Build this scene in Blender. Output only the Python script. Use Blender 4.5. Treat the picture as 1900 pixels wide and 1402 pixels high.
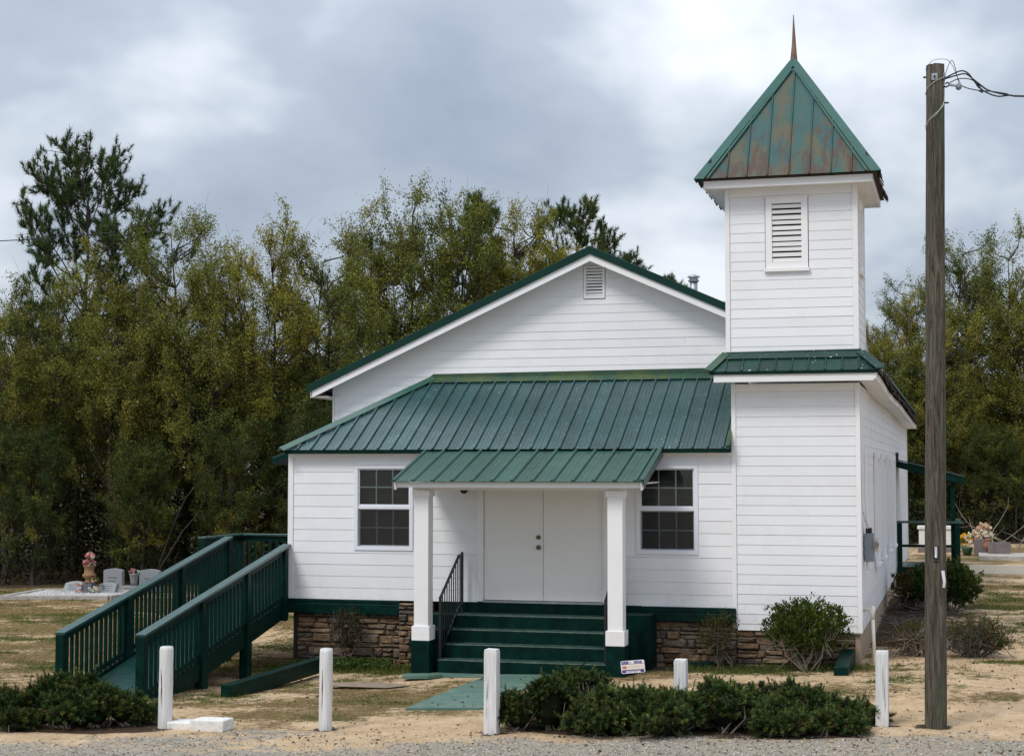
import bpy, bmesh, math, random
import numpy as np
from mathutils import Vector, Matrix, noise as mnoise

for o in list(bpy.data.objects):
    bpy.data.objects.remove(o)
S = bpy.context.scene
COL = S.collection
R = math.radians

# ------------------------------------------------------------------ camera
cam_d = bpy.data.cameras.new("camera")
cam = bpy.data.objects.new("camera", cam_d)
COL.objects.link(cam)
cam_d.sensor_width = 36.0
cam_d.lens = 56.84
cam_d.clip_end = 2000.0
cam.location = (6.24, -24.376, 3.0)
cam.rotation_euler = (R(90 + 3.281), 0, R(15.4586))
S.camera = cam

# ------------------------------------------------------------------ sky
SUN_EL, SUN_AZ = 50.0, -28.0          # sun behind the camera, a little to its left
world = bpy.data.worlds.new("World")
S.world = world
world.use_nodes = True
wt = world.node_tree
wt.nodes.clear()


def wn(kind, **kw):
    n = wt.nodes.new(kind)
    for k, v in kw.items():
        setattr(n, k, v)
    return n


def wl(a, b):
    wt.links.new(a, b)


w_out = wn('ShaderNodeOutputWorld')
w_bg = wn('ShaderNodeBackground')
w_sky = wn('ShaderNodeTexSky', sky_type='NISHITA')
w_sky.sun_disc = False
w_sky.sun_elevation = R(SUN_EL)
w_sky.sun_rotation = R(180 + SUN_AZ)
w_skym = wn('ShaderNodeVectorMath', operation='SCALE')
wl(w_sky.outputs[0], w_skym.inputs[0])
w_skym.inputs['Scale'].default_value = 0.12
w_tc = wn('ShaderNodeTexCoord')
w_sep = wn('ShaderNodeSeparateXYZ')
wl(w_tc.outputs['Generated'], w_sep.inputs[0])
# cloud deck seen in perspective: direction / (height + something)
w_add = wn('ShaderNodeMath', operation='ADD')
wl(w_sep.outputs['Z'], w_add.inputs[0])
w_add.inputs[1].default_value = 0.42
w_mx = wn('ShaderNodeMath', operation='MAXIMUM')
wl(w_add.outputs[0], w_mx.inputs[0])
w_mx.inputs[1].default_value = 0.08
w_dx = wn('ShaderNodeMath', operation='DIVIDE')
wl(w_sep.outputs['X'], w_dx.inputs[0]); wl(w_mx.outputs[0], w_dx.inputs[1])
w_dy = wn('ShaderNodeMath', operation='DIVIDE')
wl(w_sep.outputs['Y'], w_dy.inputs[0]); wl(w_mx.outputs[0], w_dy.inputs[1])
w_cmb = wn('ShaderNodeCombineXYZ')
wl(w_dx.outputs[0], w_cmb.inputs[0]); wl(w_dy.outputs[0], w_cmb.inputs[1])
w_map = wn('ShaderNodeMapping')
wl(w_cmb.outputs[0], w_map.inputs[0])
w_map.inputs['Location'].default_value = (-6.3592, 6.6831, 7.2877)
w_map.inputs['Scale'].default_value = (1.0, 0.9, 1.0)
w_n = wn('ShaderNodeTexNoise')
wl(w_map.outputs[0], w_n.inputs['Vector'])
w_n.inputs['Scale'].default_value = 1.9
w_n.inputs['Detail'].default_value = 5.0
w_n.inputs['Roughness'].default_value = 0.52
w_n.inputs['Distortion'].default_value = 0.1
w_cr = wn('ShaderNodeValToRGB')
wl(w_n.outputs[0], w_cr.inputs[0])
e = w_cr.color_ramp.elements
e[0].position = 0.36; e[0].color = (0.245, 0.285, 0.355, 1)
e[1].position = 0.63; e[1].color = (0.67, 0.70, 0.74, 1)
m_ = w_cr.color_ramp.elements.new(0.50); m_.color = (0.345, 0.39, 0.455, 1)
# overcast sky is brighter overhead
w_el = wn('ShaderNodeMapRange')
wl(w_sep.outputs['Z'], w_el.inputs['Value'])
w_el.inputs['From Min'].default_value = 0.0
w_el.inputs['From Max'].default_value = 1.0
w_el.inputs['To Min'].default_value = 1.0
w_el.inputs['To Max'].default_value = 2.6
w_cl = wn('ShaderNodeVectorMath', operation='SCALE')
wl(w_cr.outputs[0], w_cl.inputs[0]); wl(w_el.outputs[0], w_cl.inputs['Scale'])
w_mix = wn('ShaderNodeMix', data_type='RGBA')
w_mix.inputs[0].default_value = 0.9
wl(w_skym.outputs[0], w_mix.inputs[6]); wl(w_cl.outputs[0], w_mix.inputs[7])
wl(w_mix.outputs[2], w_bg.inputs[0])
w_bg.inputs[1].default_value = 0.82
wl(w_bg.outputs[0], w_out.inputs[0])

# ------------------------------------------------------------------ sun (veiled by cloud)
sun_d = bpy.data.lights.new("sun", 'SUN')
sun_d.energy = 1.5
sun_d.angle = R(18)
sun_d.color = (1.0, 0.95, 0.87)
sun = bpy.data.objects.new("sun", sun_d)
COL.objects.link(sun)
sun.location = (-10, -30, 40)
sd = Vector((math.sin(R(SUN_AZ)) * math.cos(R(SUN_EL)), -math.cos(R(SUN_AZ)) * math.cos(R(SUN_EL)), math.sin(R(SUN_EL))))
sun.rotation_euler = sd.to_track_quat('Z', 'Y').to_euler()

S.view_settings.view_transform = 'Standard'
S.view_settings.look = 'None'
S.view_settings.gamma = 1.0
S.view_settings.exposure = 0.50
S.view_settings.use_curve_mapping = False

# ================================================================== materials
def mat(name):
    m = bpy.data.materials.new(name)
    m.use_nodes = True
    nt = m.node_tree
    b = nt.nodes['Principled BSDF']
    return m, nt, b


def nd(nt, kind, **kw):
    n = nt.nodes.new(kind)
    for k, v in kw.items():
        setattr(n, k, v)
    return n


def tex(nt, scale, detail=4, rough=0.55, stretch=(1, 1, 1), coord='Object', dist=0.0, off=None):
    tc = nd(nt, 'ShaderNodeTexCoord')
    mp = nd(nt, 'ShaderNodeMapping')
    mp.inputs['Scale'].default_value = stretch
    if off is not None:
        mp.inputs['Location'].default_value = off
    nt.links.new(tc.outputs[coord], mp.inputs[0])
    n = nd(nt, 'ShaderNodeTexNoise')
    n.inputs['Scale'].default_value = scale
    n.inputs['Detail'].default_value = detail
    n.inputs['Roughness'].default_value = rough
    n.inputs['Distortion'].default_value = dist
    nt.links.new(mp.outputs[0], n.inputs['Vector'])
    return n.outputs[0]


def ramp(nt, src, stops):
    r = nd(nt, 'ShaderNodeValToRGB')
    el = r.color_ramp.elements
    while len(el) < len(stops):
        el.new(0.5)
    for e_, (p, c) in zip(el, stops):
        e_.position = p
        e_.color = (c, c, c, 1) if not hasattr(c, '__len__') else (*c, 1)
    nt.links.new(src, r.inputs[0])
    return r.outputs[0]


def mixc(nt, fac, a, b, blend='MIX'):
    m = nd(nt, 'ShaderNodeMix', data_type='RGBA', blend_type=blend)
    for sock, v in ((0, fac), (6, a), (7, b)):
        if hasattr(v, 'is_linked') or isinstance(v, bpy.types.NodeSocket):
            nt.links.new(v, m.inputs[sock])
        elif hasattr(v, '__len__'):
            m.inputs[sock].default_value = (*v, 1)
        else:
            m.inputs[sock].default_value = v
    return m.outputs[2]


def bump(nt, b, h, strength=0.3, dist=0.01):
    n = nd(nt, 'ShaderNodeBump')
    n.inputs['Strength'].default_value = strength
    n.inputs['Distance'].default_value = dist
    nt.links.new(h, n.inputs['Height'])
    nt.links.new(n.outputs[0], b.inputs['Normal'])


def orand(nt):
    return nd(nt, 'ShaderNodeObjectInfo').outputs['Random']


def simple(name, col, rough=0.5, metal=0.0, var=0.25, vscale=6.0, stretch=(1, 1, 1), bs=0.0, bscale=60.0, bstretch=None, spec=0.5, objvar=0.0, dark=None):
    """plain colour, uneven: noise-driven value, optional relief, optional per-object variation"""
    m, nt, b = mat(name)
    c0 = tuple(x * (1 - var) for x in (dark or col))
    c1 = tuple(min(1, x * (1 + var * 0.6)) for x in col)
    c = ramp(nt, tex(nt, vscale, 6, 0.6, stretch), [(0.3, c0), (0.7, c1)])
    if objvar:
        f = ramp(nt, orand(nt), [(0, 1 - objvar), (1, 1 + objvar * 0.4)])
        c = mixc(nt, 1.0, c, f, 'MULTIPLY')
    nt.links.new(c, b.inputs['Base Color'])
    b.inputs['Roughness'].default_value = rough
    b.inputs['Metallic'].default_value = metal
    b.inputs['Specular IOR Level'].default_value = spec
    if bs:
        bump(nt, b, tex(nt, bscale, 5, 0.65, bstretch or stretch), bs, 0.006)
    return m


def white_mat(name, col, stretch, grain=0.25, dirt=0.12, objvar=0.05):
    m, nt, b = mat(name)
    g = tex(nt, 30, 5, 0.6, stretch)
    base = ramp(nt, g, [(0.3, tuple(x * 0.955 for x in col)), (0.65, col)])
    d = ramp(nt, tex(nt, 1.3, 9, 0.7), [(0.48, 0.0), (0.78, dirt * 1.5)])
    base = mixc(nt, d, base, (0.42, 0.40, 0.36))
    # brown noise patches, stronger towards the lowest boards
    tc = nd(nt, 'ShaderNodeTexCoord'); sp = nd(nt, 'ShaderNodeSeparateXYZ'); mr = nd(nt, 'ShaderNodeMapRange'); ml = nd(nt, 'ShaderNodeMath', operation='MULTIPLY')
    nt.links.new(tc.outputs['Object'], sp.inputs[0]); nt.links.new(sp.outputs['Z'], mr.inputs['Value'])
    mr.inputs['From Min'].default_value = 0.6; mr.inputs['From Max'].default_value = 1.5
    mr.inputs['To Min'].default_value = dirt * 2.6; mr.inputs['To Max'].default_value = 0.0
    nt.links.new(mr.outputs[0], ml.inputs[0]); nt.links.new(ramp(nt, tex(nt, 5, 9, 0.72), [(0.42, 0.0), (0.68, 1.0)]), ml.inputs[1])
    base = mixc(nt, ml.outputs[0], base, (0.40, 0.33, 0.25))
    f = ramp(nt, orand(nt), [(0, 1 - objvar), (1, 1.0)])
    base = mixc(nt, 1.0, base, f, 'MULTIPLY')
    nt.links.new(base, b.inputs['Base Color'])
    b.inputs['Roughness'].default_value = 0.55
    b.inputs['Specular IOR Level'].default_value = 0.35
    bump(nt, b, g, grain, 0.006)
    return m


M = {}
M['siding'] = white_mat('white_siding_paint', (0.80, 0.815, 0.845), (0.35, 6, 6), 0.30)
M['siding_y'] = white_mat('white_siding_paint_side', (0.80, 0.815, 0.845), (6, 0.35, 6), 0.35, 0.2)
M['trim'] = white_mat('white_trim_paint', (0.82, 0.82, 0.83), (1.5, 1.5, 1.5), 0.12, 0.06)
M['vinyl'] = white_mat('white_vinyl', (0.74, 0.77, 0.84), (2, 2, 2), 0.03, 0.03)
M['door'] = white_mat('white_door_paint', (0.84, 0.83, 0.81), (1, 1, 1), 0.03, 0.05)
M['green'] = simple('dark_green_paint', (0.0016, 0.022, 0.0165), 0.42, var=0.5, vscale=7, bs=0.3, bscale=40, spec=0.10)
M['rail_top'] = simple('green_rail_paint', (0.010, 0.066, 0.056), 0.30, var=0.35, vscale=7, bs=0.2, bscale=30, spec=0.9)
M['rake'] = simple('green_rake_metal', (0.0025, 0.030, 0.022), 0.36, var=0.15, vscale=3, spec=0.2)
M['iron'] = simple('black_iron', (0.008, 0.008, 0.009), 0.42, var=0.2)
M['galv'] = simple('galvanised_metal', (0.34, 0.37, 0.40), 0.45, 0.6, var=0.25, vscale=12)
M['greybox'] = simple('grey_enamel', (0.22, 0.26, 0.30), 0.5, 0.1, var=0.15)
M['brass'] = simple('dull_brass', (0.16, 0.12, 0.07), 0.35, 0.9, var=0.2)
M['concrete'] = simple('weathered_concrete', (0.40, 0.37, 0.33), 0.9, var=0.3, vscale=9, bs=0.3, bscale=60)
M['whiteblock'] = simple('painted_concrete', (0.72, 0.71, 0.68), 0.8, var=0.22, vscale=14, bs=0.5, bscale=50)
M['granite'] = simple('grey_granite', (0.25, 0.265, 0.285), 0.6, var=0.25, vscale=60, objvar=0.25)
M['redgranite'] = simple('brown_granite', (0.16, 0.135, 0.13), 0.55, var=0.35, vscale=10)
M['mortar'] = simple('dark_mortar', (0.045, 0.035, 0.028), 0.95, var=0.3, vscale=20)
M['pvc'] = simple('white_pvc', (0.66, 0.63, 0.56), 0.5, var=0.1)
M['shingle'] = simple('old_brown_shingle', (0.055, 0.042, 0.035), 0.95, var=0.45, vscale=14, bs=0.6, bscale=30)
M['finial'] = simple('weathered_wood_finial', (0.20, 0.13, 0.10), 0.9, var=0.5, vscale=14, stretch=(1, 1, .3), bs=0.6, bscale=40)
M['cable'] = simple('black_cable', (0.012, 0.012, 0.014), 0.6, var=0.2)
M['wire'] = simple('bare_wire', (0.42, 0.40, 0.36), 0.5, 0.5, var=0.2)
M['bark'] = simple('grey_brown_bark', (0.045, 0.036, 0.028), 0.95, var=0.45, vscale=9, stretch=(3, 3, .6), bs=0.7, bscale=14, bstretch=(3, 3, .5))
M['pinebark'] = simple('pine_bark', (0.060, 0.045, 0.036), 0.95, var=0.5, vscale=8, stretch=(3, 3, .8), bs=0.8, bscale=12, bstretch=(3, 3, .6))
M['twig'] = simple('grey_twig', (0.10, 0.085, 0.07), 0.9, var=0.35)
M['paleTwig'] = simple('pale_branch', (0.24, 0.20, 0.16), 0.9, var=0.4)
M['terracotta'] = simple('terracotta', (0.30, 0.13, 0.07), 0.85, var=0.3)
M['urn'] = simple('brown_urn', (0.24, 0.13, 0.06), 0.7, var=0.35, vscale=10)
M['litter'] = simple('brown_leaf_litter', (0.075, 0.050, 0.032), 0.95, var=0.5, vscale=20)
M['black'] = simple('black_plastic', (0.008, 0.008, 0.009), 0.3)
M['purple'] = simple('violet_print', (0.055, 0.035, 0.23), 0.5)
M['cream'] = simple('cream_print', (0.78, 0.70, 0.62), 0.5, var=0.08)
M['signwhite'] = simple('sign_white', (0.74, 0.73, 0.82), 0.45, var=0.05)
M['signred'] = simple('faded_red_print', (0.42, 0.20, 0.17), 0.5)
M['signgrey'] = simple('grey_print', (0.36, 0.36, 0.38), 0.5)
M['engrave'] = simple('engraved_grey', (0.13, 0.14, 0.16), 0.9)
M['screen'] = simple('dark_blind', (0.13, 0.12, 0.108), 0.6, var=0.15)
M['dark'] = simple('dark_interior', (0.012, 0.011, 0.010), 0.9)


def metal_roof(name, c0, c1, rough, spec, streak, moss=0.0, drips=0.0):
    m, nt, b = mat(name)
    c = ramp(nt, tex(nt, 2.2, 6, 0.6), [(0.3, c0), (0.7, c1)])
    s = ramp(nt, tex(nt, 14, 4, 0.6, (1.6, 0.12, 0.12)), [(0.35, 0.72), (0.7, 1.15)])
    c = mixc(nt, streak, c, mixc(nt, 1.0, c, s, 'MULTIPLY'))
    f = ramp(nt, orand(nt), [(0, 0.8), (1, 1.12)])
    c = mixc(nt, 1.0, c, f, 'MULTIPLY')
    if moss:
        k = ramp(nt, tex(nt, 2.4, 6, 0.65, off=(4, 2, 1)), [(0.42, 0.0), (0.62, moss)])
        c = mixc(nt, k, c, (0.075, 0.105, 0.022))
    if drips:
        k = ramp(nt, tex(nt, 26, 2, 0.4, off=(1, 7, 3)), [(0.715, 0.0), (0.735, drips)])
        c = mixc(nt, k, c, (0.62, 0.64, 0.66))
    nt.links.new(c, b.inputs['Base Color'])
    rr = ramp(nt, tex(nt, 5, 4, 0.6), [(0.3, rough - .05), (0.7, rough + .1)])
    nt.links.new(rr, b.inputs['Roughness'])
    b.inputs['Specular IOR Level'].default_value = spec
    bump(nt, b, tex(nt, 4, 2, 0.5), 0.08, 0.02)
    return m


M['roof'] = metal_roof('green_sheet_roof', (0.012, 0.056, 0.054), (0.026, 0.088, 0.092), 0.32, 0.7, 0.45, drips=0.5)
M['porch'] = metal_roof('pale_green_sheet_roof', (0.014, 0.068, 0.049), (0.028, 0.098, 0.073), 0.40, 0.6, 0.4)
M['skirt'] = metal_roof('dark_green_sheet_roof', (0.004, 0.036, 0.028), (0.008, 0.052, 0.040), 0.40, 0.5, 0.4, drips=1.0)
M['flash'] = metal_roof('mossy_green_flashing', (0.006, 0.046, 0.030), (0.014, 0.070, 0.044), 0.42, 0.5, 0.3, moss=0.75)
M['hip'] = metal_roof('green_hip_cap', (0.012, 0.075, 0.058), (0.022, 0.098, 0.078), 0.35, 0.7, 0.3, moss=0.25)
M['steps'] = simple('worn_green_masonry_paint', (0.0015, 0.0195, 0.0155), 0.5, var=0.5, vscale=6, bs=0.4, bscale=28, spec=0.07)


def nosing_mat():
    m, nt, b = mat('scuffed_green_tread')
    k = ramp(nt, tex(nt, 9, 6, 0.7), [(0.42, 0.0), (0.72, 0.75)])
    nt.links.new(mixc(nt, k, (0.006, 0.040, 0.030), (0.13, 0.17, 0.14)), b.inputs['Base Color'])
    b.inputs['Roughness'].default_value = 0.5
    bump(nt, b, tex(nt, 40, 4), 0.3, 0.006)
    return m


M['tread'] = nosing_mat()


def spire_mat():
    m, nt, b = mat('rusting_teal_sheet')
    g = ramp(nt, tex(nt, 2.6, 6, 0.6, (1.2, 1, .7)), [(0.3, (0.005, 0.056, 0.062)), (0.5, (0.010, 0.076, 0.070)), (0.72, (0.028, 0.080, 0.052))])
    tan = ramp(nt, tex(nt, 3.0, 6, 0.62, (1.5, 1, .30), off=(3, 1, 0)), [(0.47, 0.0), (0.60, 0.85)])
    c = mixc(nt, tan, g, (0.080, 0.066, 0.028))
    # rust starts at the lower edge and seams, where water sits
    tc = nd(nt, 'ShaderNodeTexCoord')
    sp = nd(nt, 'ShaderNodeSeparateXYZ')
    nt.links.new(tc.outputs['Object'], sp.inputs[0])
    mr = nd(nt, 'ShaderNodeMapRange')
    nt.links.new(sp.outputs['Z'], mr.inputs['Value'])
    mr.inputs['From Min'].default_value = 7.3; mr.inputs['From Max'].default_value = 9.2
    mr.inputs['To Min'].default_value = 0.15; mr.inputs['To Max'].default_value = -0.10
    ad = nd(nt, 'ShaderNodeMath', operation='ADD')
    nt.links.new(tex(nt, 4.2, 8, 0.68, (2.2, 1, .34), off=(8, 5, 2)), ad.inputs[0])
    nt.links.new(mr.outputs[0], ad.inputs[1])
    ru = ramp(nt, ad.outputs[0], [(0.58, 0.0), (0.68, 0.9)])
    c = mixc(nt, ru, c, (0.058, 0.024, 0.010))
    nt.links.new(c, b.inputs['Base Color'])
    b.inputs['Roughness'].default_value = 0.55
    bump(nt, b, tex(nt, 6, 4), 0.1, 0.01)
    return m


M['spire'] = spire_mat()
M['spirecap'] = simple('teal_hip_cap', (0.006, 0.085, 0.068), 0.45, var=0.25, vscale=4)


def stone_mat():
    m, nt, b = mat('brown_field_stone')
    c = ramp(nt, orand(nt), [(0, (0.165, 0.094, 0.050)), (0.25, (0.245, 0.152, 0.084)), (0.5, (0.165, 0.138, 0.108)), (0.72, (0.290, 0.198, 0.118)), (0.88, (0.130, 0.112, 0.098)), (1, (0.230, 0.165, 0.100))])
    n = tex(nt, 9, 8, 0.7, (1, 1, 2.2), 'Object', 0.6)
    c = mixc(nt, 1.0, c, ramp(nt, n, [(0.28, 0.22), (0.5, 0.85), (0.72, 1.5)]), 'MULTIPLY')
    dk = ramp(nt, tex(nt, 3.3, 6, 0.65), [(0.5, 0.0), (0.72, 0.65)])
    c = mixc(nt, dk, c, (0.045, 0.036, 0.030))
    nt.links.new(c, b.inputs['Base Color'])
    b.inputs['Roughness'].default_value = 0.9
    bump(nt, b, n, 1.0, 0.03)
    return m


M['stone'] = stone_mat()


def leaf_mat(name, trans=0.35, gloss=0.06):
    m = bpy.data.materials.new(name)
    m.use_nodes = True
    nt = m.node_tree
    nt.nodes.clear()
    out = nd(nt, 'ShaderNodeOutputMaterial')
    at = nd(nt, 'ShaderNodeAttribute', attribute_name='tint')
    oi = ramp(nt, orand(nt), [(0, (0.82, 0.86, 0.8)), (0.5, (1, 1, 1)), (1, (1.15, 1.05, 0.8))])
    c = mixc(nt, 1.0, at.outputs['Color'], oi, 'MULTIPLY')
    d = nd(nt, 'ShaderNodeBsdfDiffuse'); nt.links.new(c, d.inputs[0])
    t = nd(nt, 'ShaderNodeBsdfTranslucent')
    nt.links.new(mixc(nt, 1.0, c, (1.15, 1.2, 0.55), 'MULTIPLY'), t.inputs[0])
    mx = nd(nt, 'ShaderNodeMixShader'); mx.inputs[0].default_value = trans
    nt.links.new(d.outputs[0], mx.inputs[1]); nt.links.new(t.outputs[0], mx.inputs[2])
    g = nd(nt, 'ShaderNodeBsdfGlossy'); g.inputs['Roughness'].default_value = 0.42
    g.inputs[0].default_value = (0.7, 0.75, 0.7, 1)
    m2 = nd(nt, 'ShaderNodeMixShader'); m2.inputs[0].default_value = gloss
    nt.links.new(mx.outputs[0], m2.inputs[1]); nt.links.new(g.outputs[0], m2.inputs[2])
    nt.links.new(m2.outputs[0], out.inputs[0])
    return m


M['leaf'] = leaf_mat('leaf', 0.30, 0.012)
M['needle'] = leaf_mat('needle', 0.2, 0.015)
M['blade'] = leaf_mat('grass_blade', 0.25, 0.0)
M['petal'] = leaf_mat('petal', 0.2, 0.0)


def tint_solid(name, rough=0.9):
    m, nt, b = mat(name)
    at = nd(nt, 'ShaderNodeAttribute', attribute_name='tint')
    nt.links.new(at.outputs['Color'], b.inputs['Base Color'])
    b.inputs['Roughness'].default_value = rough
    return m


M['pebble'] = tint_solid('pebble')


def glass_mat():
    m = bpy.data.materials.new('window_glass')
    m.use_nodes = True
    nt = m.node_tree
    nt.nodes.clear()
    out = nd(nt, 'ShaderNodeOutputMaterial')
    tr = nd(nt, 'ShaderNodeBsdfTransparent'); tr.inputs[0].default_value = (0.80, 0.85, 0.83, 1)
    gl = nd(nt, 'ShaderNodeBsdfGlossy'); gl.inputs['Roughness'].default_value = 0.03
    fr = nd(nt, 'ShaderNodeFresnel'); fr.inputs[0].default_value = 1.45
    mx = nd(nt, 'ShaderNodeMixShader')
    nt.links.new(fr.outputs[0], mx.inputs[0])
    nt.links.new(tr.outputs[0], mx.inputs[1]); nt.links.new(gl.outputs[0], mx.inputs[2])
    nt.links.new(mx.outputs[0], out.inputs[0])
    return m


M['glass'] = glass_mat()


def pole_mat():
    m, nt, b = mat('weathered_pole_wood')
    n = tex(nt, 9, 10, 0.78, (4, 4, .22), dist=0.9)
    c = ramp(nt, n, [(0.36, (0.008, 0.006, 0.004)), (0.46, (0.060, 0.047, 0.032)), (0.60, (0.175, 0.148, 0.108))])
    g = ramp(nt, tex(nt, 1.6, 6, 0.6, (3, 3, .5)), [(0.50, 0.0), (0.70, 0.7)])
    c = mixc(nt, g, c, (0.070, 0.100, 0.066))
    dk = ramp(nt, tex(nt, 1.1, 5, 0.6, (2, 2, .5), off=(3, 3, 3)), [(0.5, 0.0), (0.75, 0.55)])
    c = mixc(nt, dk, c, (0.022, 0.018, 0.013))
    nt.links.new(c, b.inputs['Base Color'])
    b.inputs['Roughness'].default_value = 0.9
    bump(nt, b, n, 1.0, 0.035)
    return m


M['pole'] = pole_mat()


def bollard_mat():
    m, nt, b = mat('weathered_white_timber')
    n = tex(nt, 9, 8, 0.7, (4, 4, .22), dist=0.5)
    c = ramp(nt, n, [(0.24, (0.14, 0.115, 0.09)), (0.33, (0.52, 0.51, 0.49)), (0.6, (0.70, 0.70, 0.70))])
    d = ramp(nt, tex(nt, 3, 6, 0.65, (1, 1, .4)), [(0.55, 0.0), (0.75, 0.5)])
    c = mixc(nt, d, c, (0.40, 0.33, 0.24))
    nt.links.new(c, b.inputs['Base Color'])
    b.inputs['Roughness'].default_value = 0.85
    bump(nt, b, n, 0.9, 0.012)
    return m


M['bollard'] = bollard_mat()


def path_mat():
    m, nt, b = mat('worn_green_concrete')
    n = tex(nt, 3.2, 8, 0.65, (.6, 1.3, 1))
    c = ramp(nt, n, [(0.3, (0.050, 0.125, 0.100)), (0.55, (0.085, 0.165, 0.130)), (0.78, (0.20, 0.215, 0.155))])
    s = ramp(nt, tex(nt, 1.7, 7, 0.7, off=(2, 9, 0)), [(0.56, 0.0), (0.78, 0.55)])
    c = mixc(nt, s, c, (0.42, 0.33, 0.22))
    nt.links.new(c, b.inputs['Base Color'])
    b.inputs['Roughness'].default_value = 0.7
    bump(nt, b, tex(nt, 40, 5), 0.25, 0.006)
    return m


M['path'] = path_mat()


def ground_mat():
    m, nt, b = mat('sandy_ground')
    at = nd(nt, 'ShaderNodeAttribute', attribute_name='mask')
    sp = nd(nt, 'ShaderNodeSeparateColor')
    nt.links.new(at.outputs['Color'], sp.inputs[0])
    fine = tex(nt, 13, 12, 0.82)
    med = tex(nt, 2.3, 7, 0.62)
    mid = tex(nt, 5.5, 10, 0.75, off=(3, 8, 1))
    vf = tex(nt, 70, 4, 0.7)
    sand = ramp(nt, med, [(0.3, (0.53, 0.365, 0.210)), (0.55, (0.69, 0.500, 0.310)), (0.75, (0.79, 0.610, 0.415))])
    sand = mixc(nt, 1.0, sand, ramp(nt, fine, [(0.3, 0.72), (0.6, 1.06)]), 'MULTIPLY')
    lit = ramp(nt, tex(nt, 6.5, 8, 0.72, off=(5, 5, 0)), [(0.60, 0.0), (0.68, 0.7)])
    sand = mixc(nt, lit, sand, (0.15, 0.100, 0.062))
    dry = ramp(nt, fine, [(0.30, (0.105, 0.074, 0.032)), (0.5, (0.225, 0.160, 0.074)), (0.70, (0.40, 0.300, 0.160))])
    dry = mixc(nt, 1.0, dry, ramp(nt, mid, [(0.34, 0.5), (0.5, 0.95), (0.66, 1.35)]), 'MULTIPLY')
    sand = mixc(nt, 1.0, sand, ramp(nt, mid, [(0.3, 0.78), (0.5, 1.0), (0.7, 1.06)]), 'MULTIPLY')
    green = ramp(nt, fine, [(0.34, (0.050, 0.062, 0.014)), (0.66, (0.165, 0.160, 0.052))])
    grav = ramp(nt, vf, [(0.3, (0.16, 0.135, 0.105)), (0.5, (0.38, 0.335, 0.27)), (0.68, (0.60, 0.55, 0.47))])
    soil = ramp(nt, fine, [(0.3, (0.032, 0.022, 0.014)), (0.7, (0.105, 0.072, 0.045))])

    crisp = ramp(nt, tex(nt, 9, 12, 0.85, off=(7, 1, 2)), [(0.36, 0.0), (0.64, 1.0)])

    def edge(sock, lo, hi, w):
        w = w * .85
        a = nd(nt, 'ShaderNodeMath', operation='MULTIPLY_ADD')
        nt.links.new(crisp, a.inputs[0]); a.inputs[1].default_value = w
        nt.links.new(sock, a.inputs[2])
        return ramp(nt, a.outputs[0], [(lo + w * .5, 0.0), (hi + w * .5, 1.0)])
    c = mixc(nt, edge(sp.outputs[0], 0.36, 0.60, 1.1), sand, dry)
    c = mixc(nt, edge(sp.outputs[1], 0.44, 0.68, 1.0), c, green)
    c = mixc(nt, edge(at.outputs['Alpha'], 0.40, 0.65, 0.5), c, soil)
    c = mixc(nt, edge(sp.outputs[2], 0.40, 0.62, 1.2), c, grav)
    nt.links.new(c, b.inputs['Base Color'])
    b.inputs['Roughness'].default_value = 0.97
    b.inputs['Specular IOR Level'].default_value = 0.15
    h = nd(nt, 'ShaderNodeMath', operation='ADD')
    nt.links.new(fine, h.inputs[0]); nt.links.new(vf, h.inputs[1])
    bump(nt, b, h.outputs[0], 0.8, 0.03)
    return m


M['ground'] = ground_mat()

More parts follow.
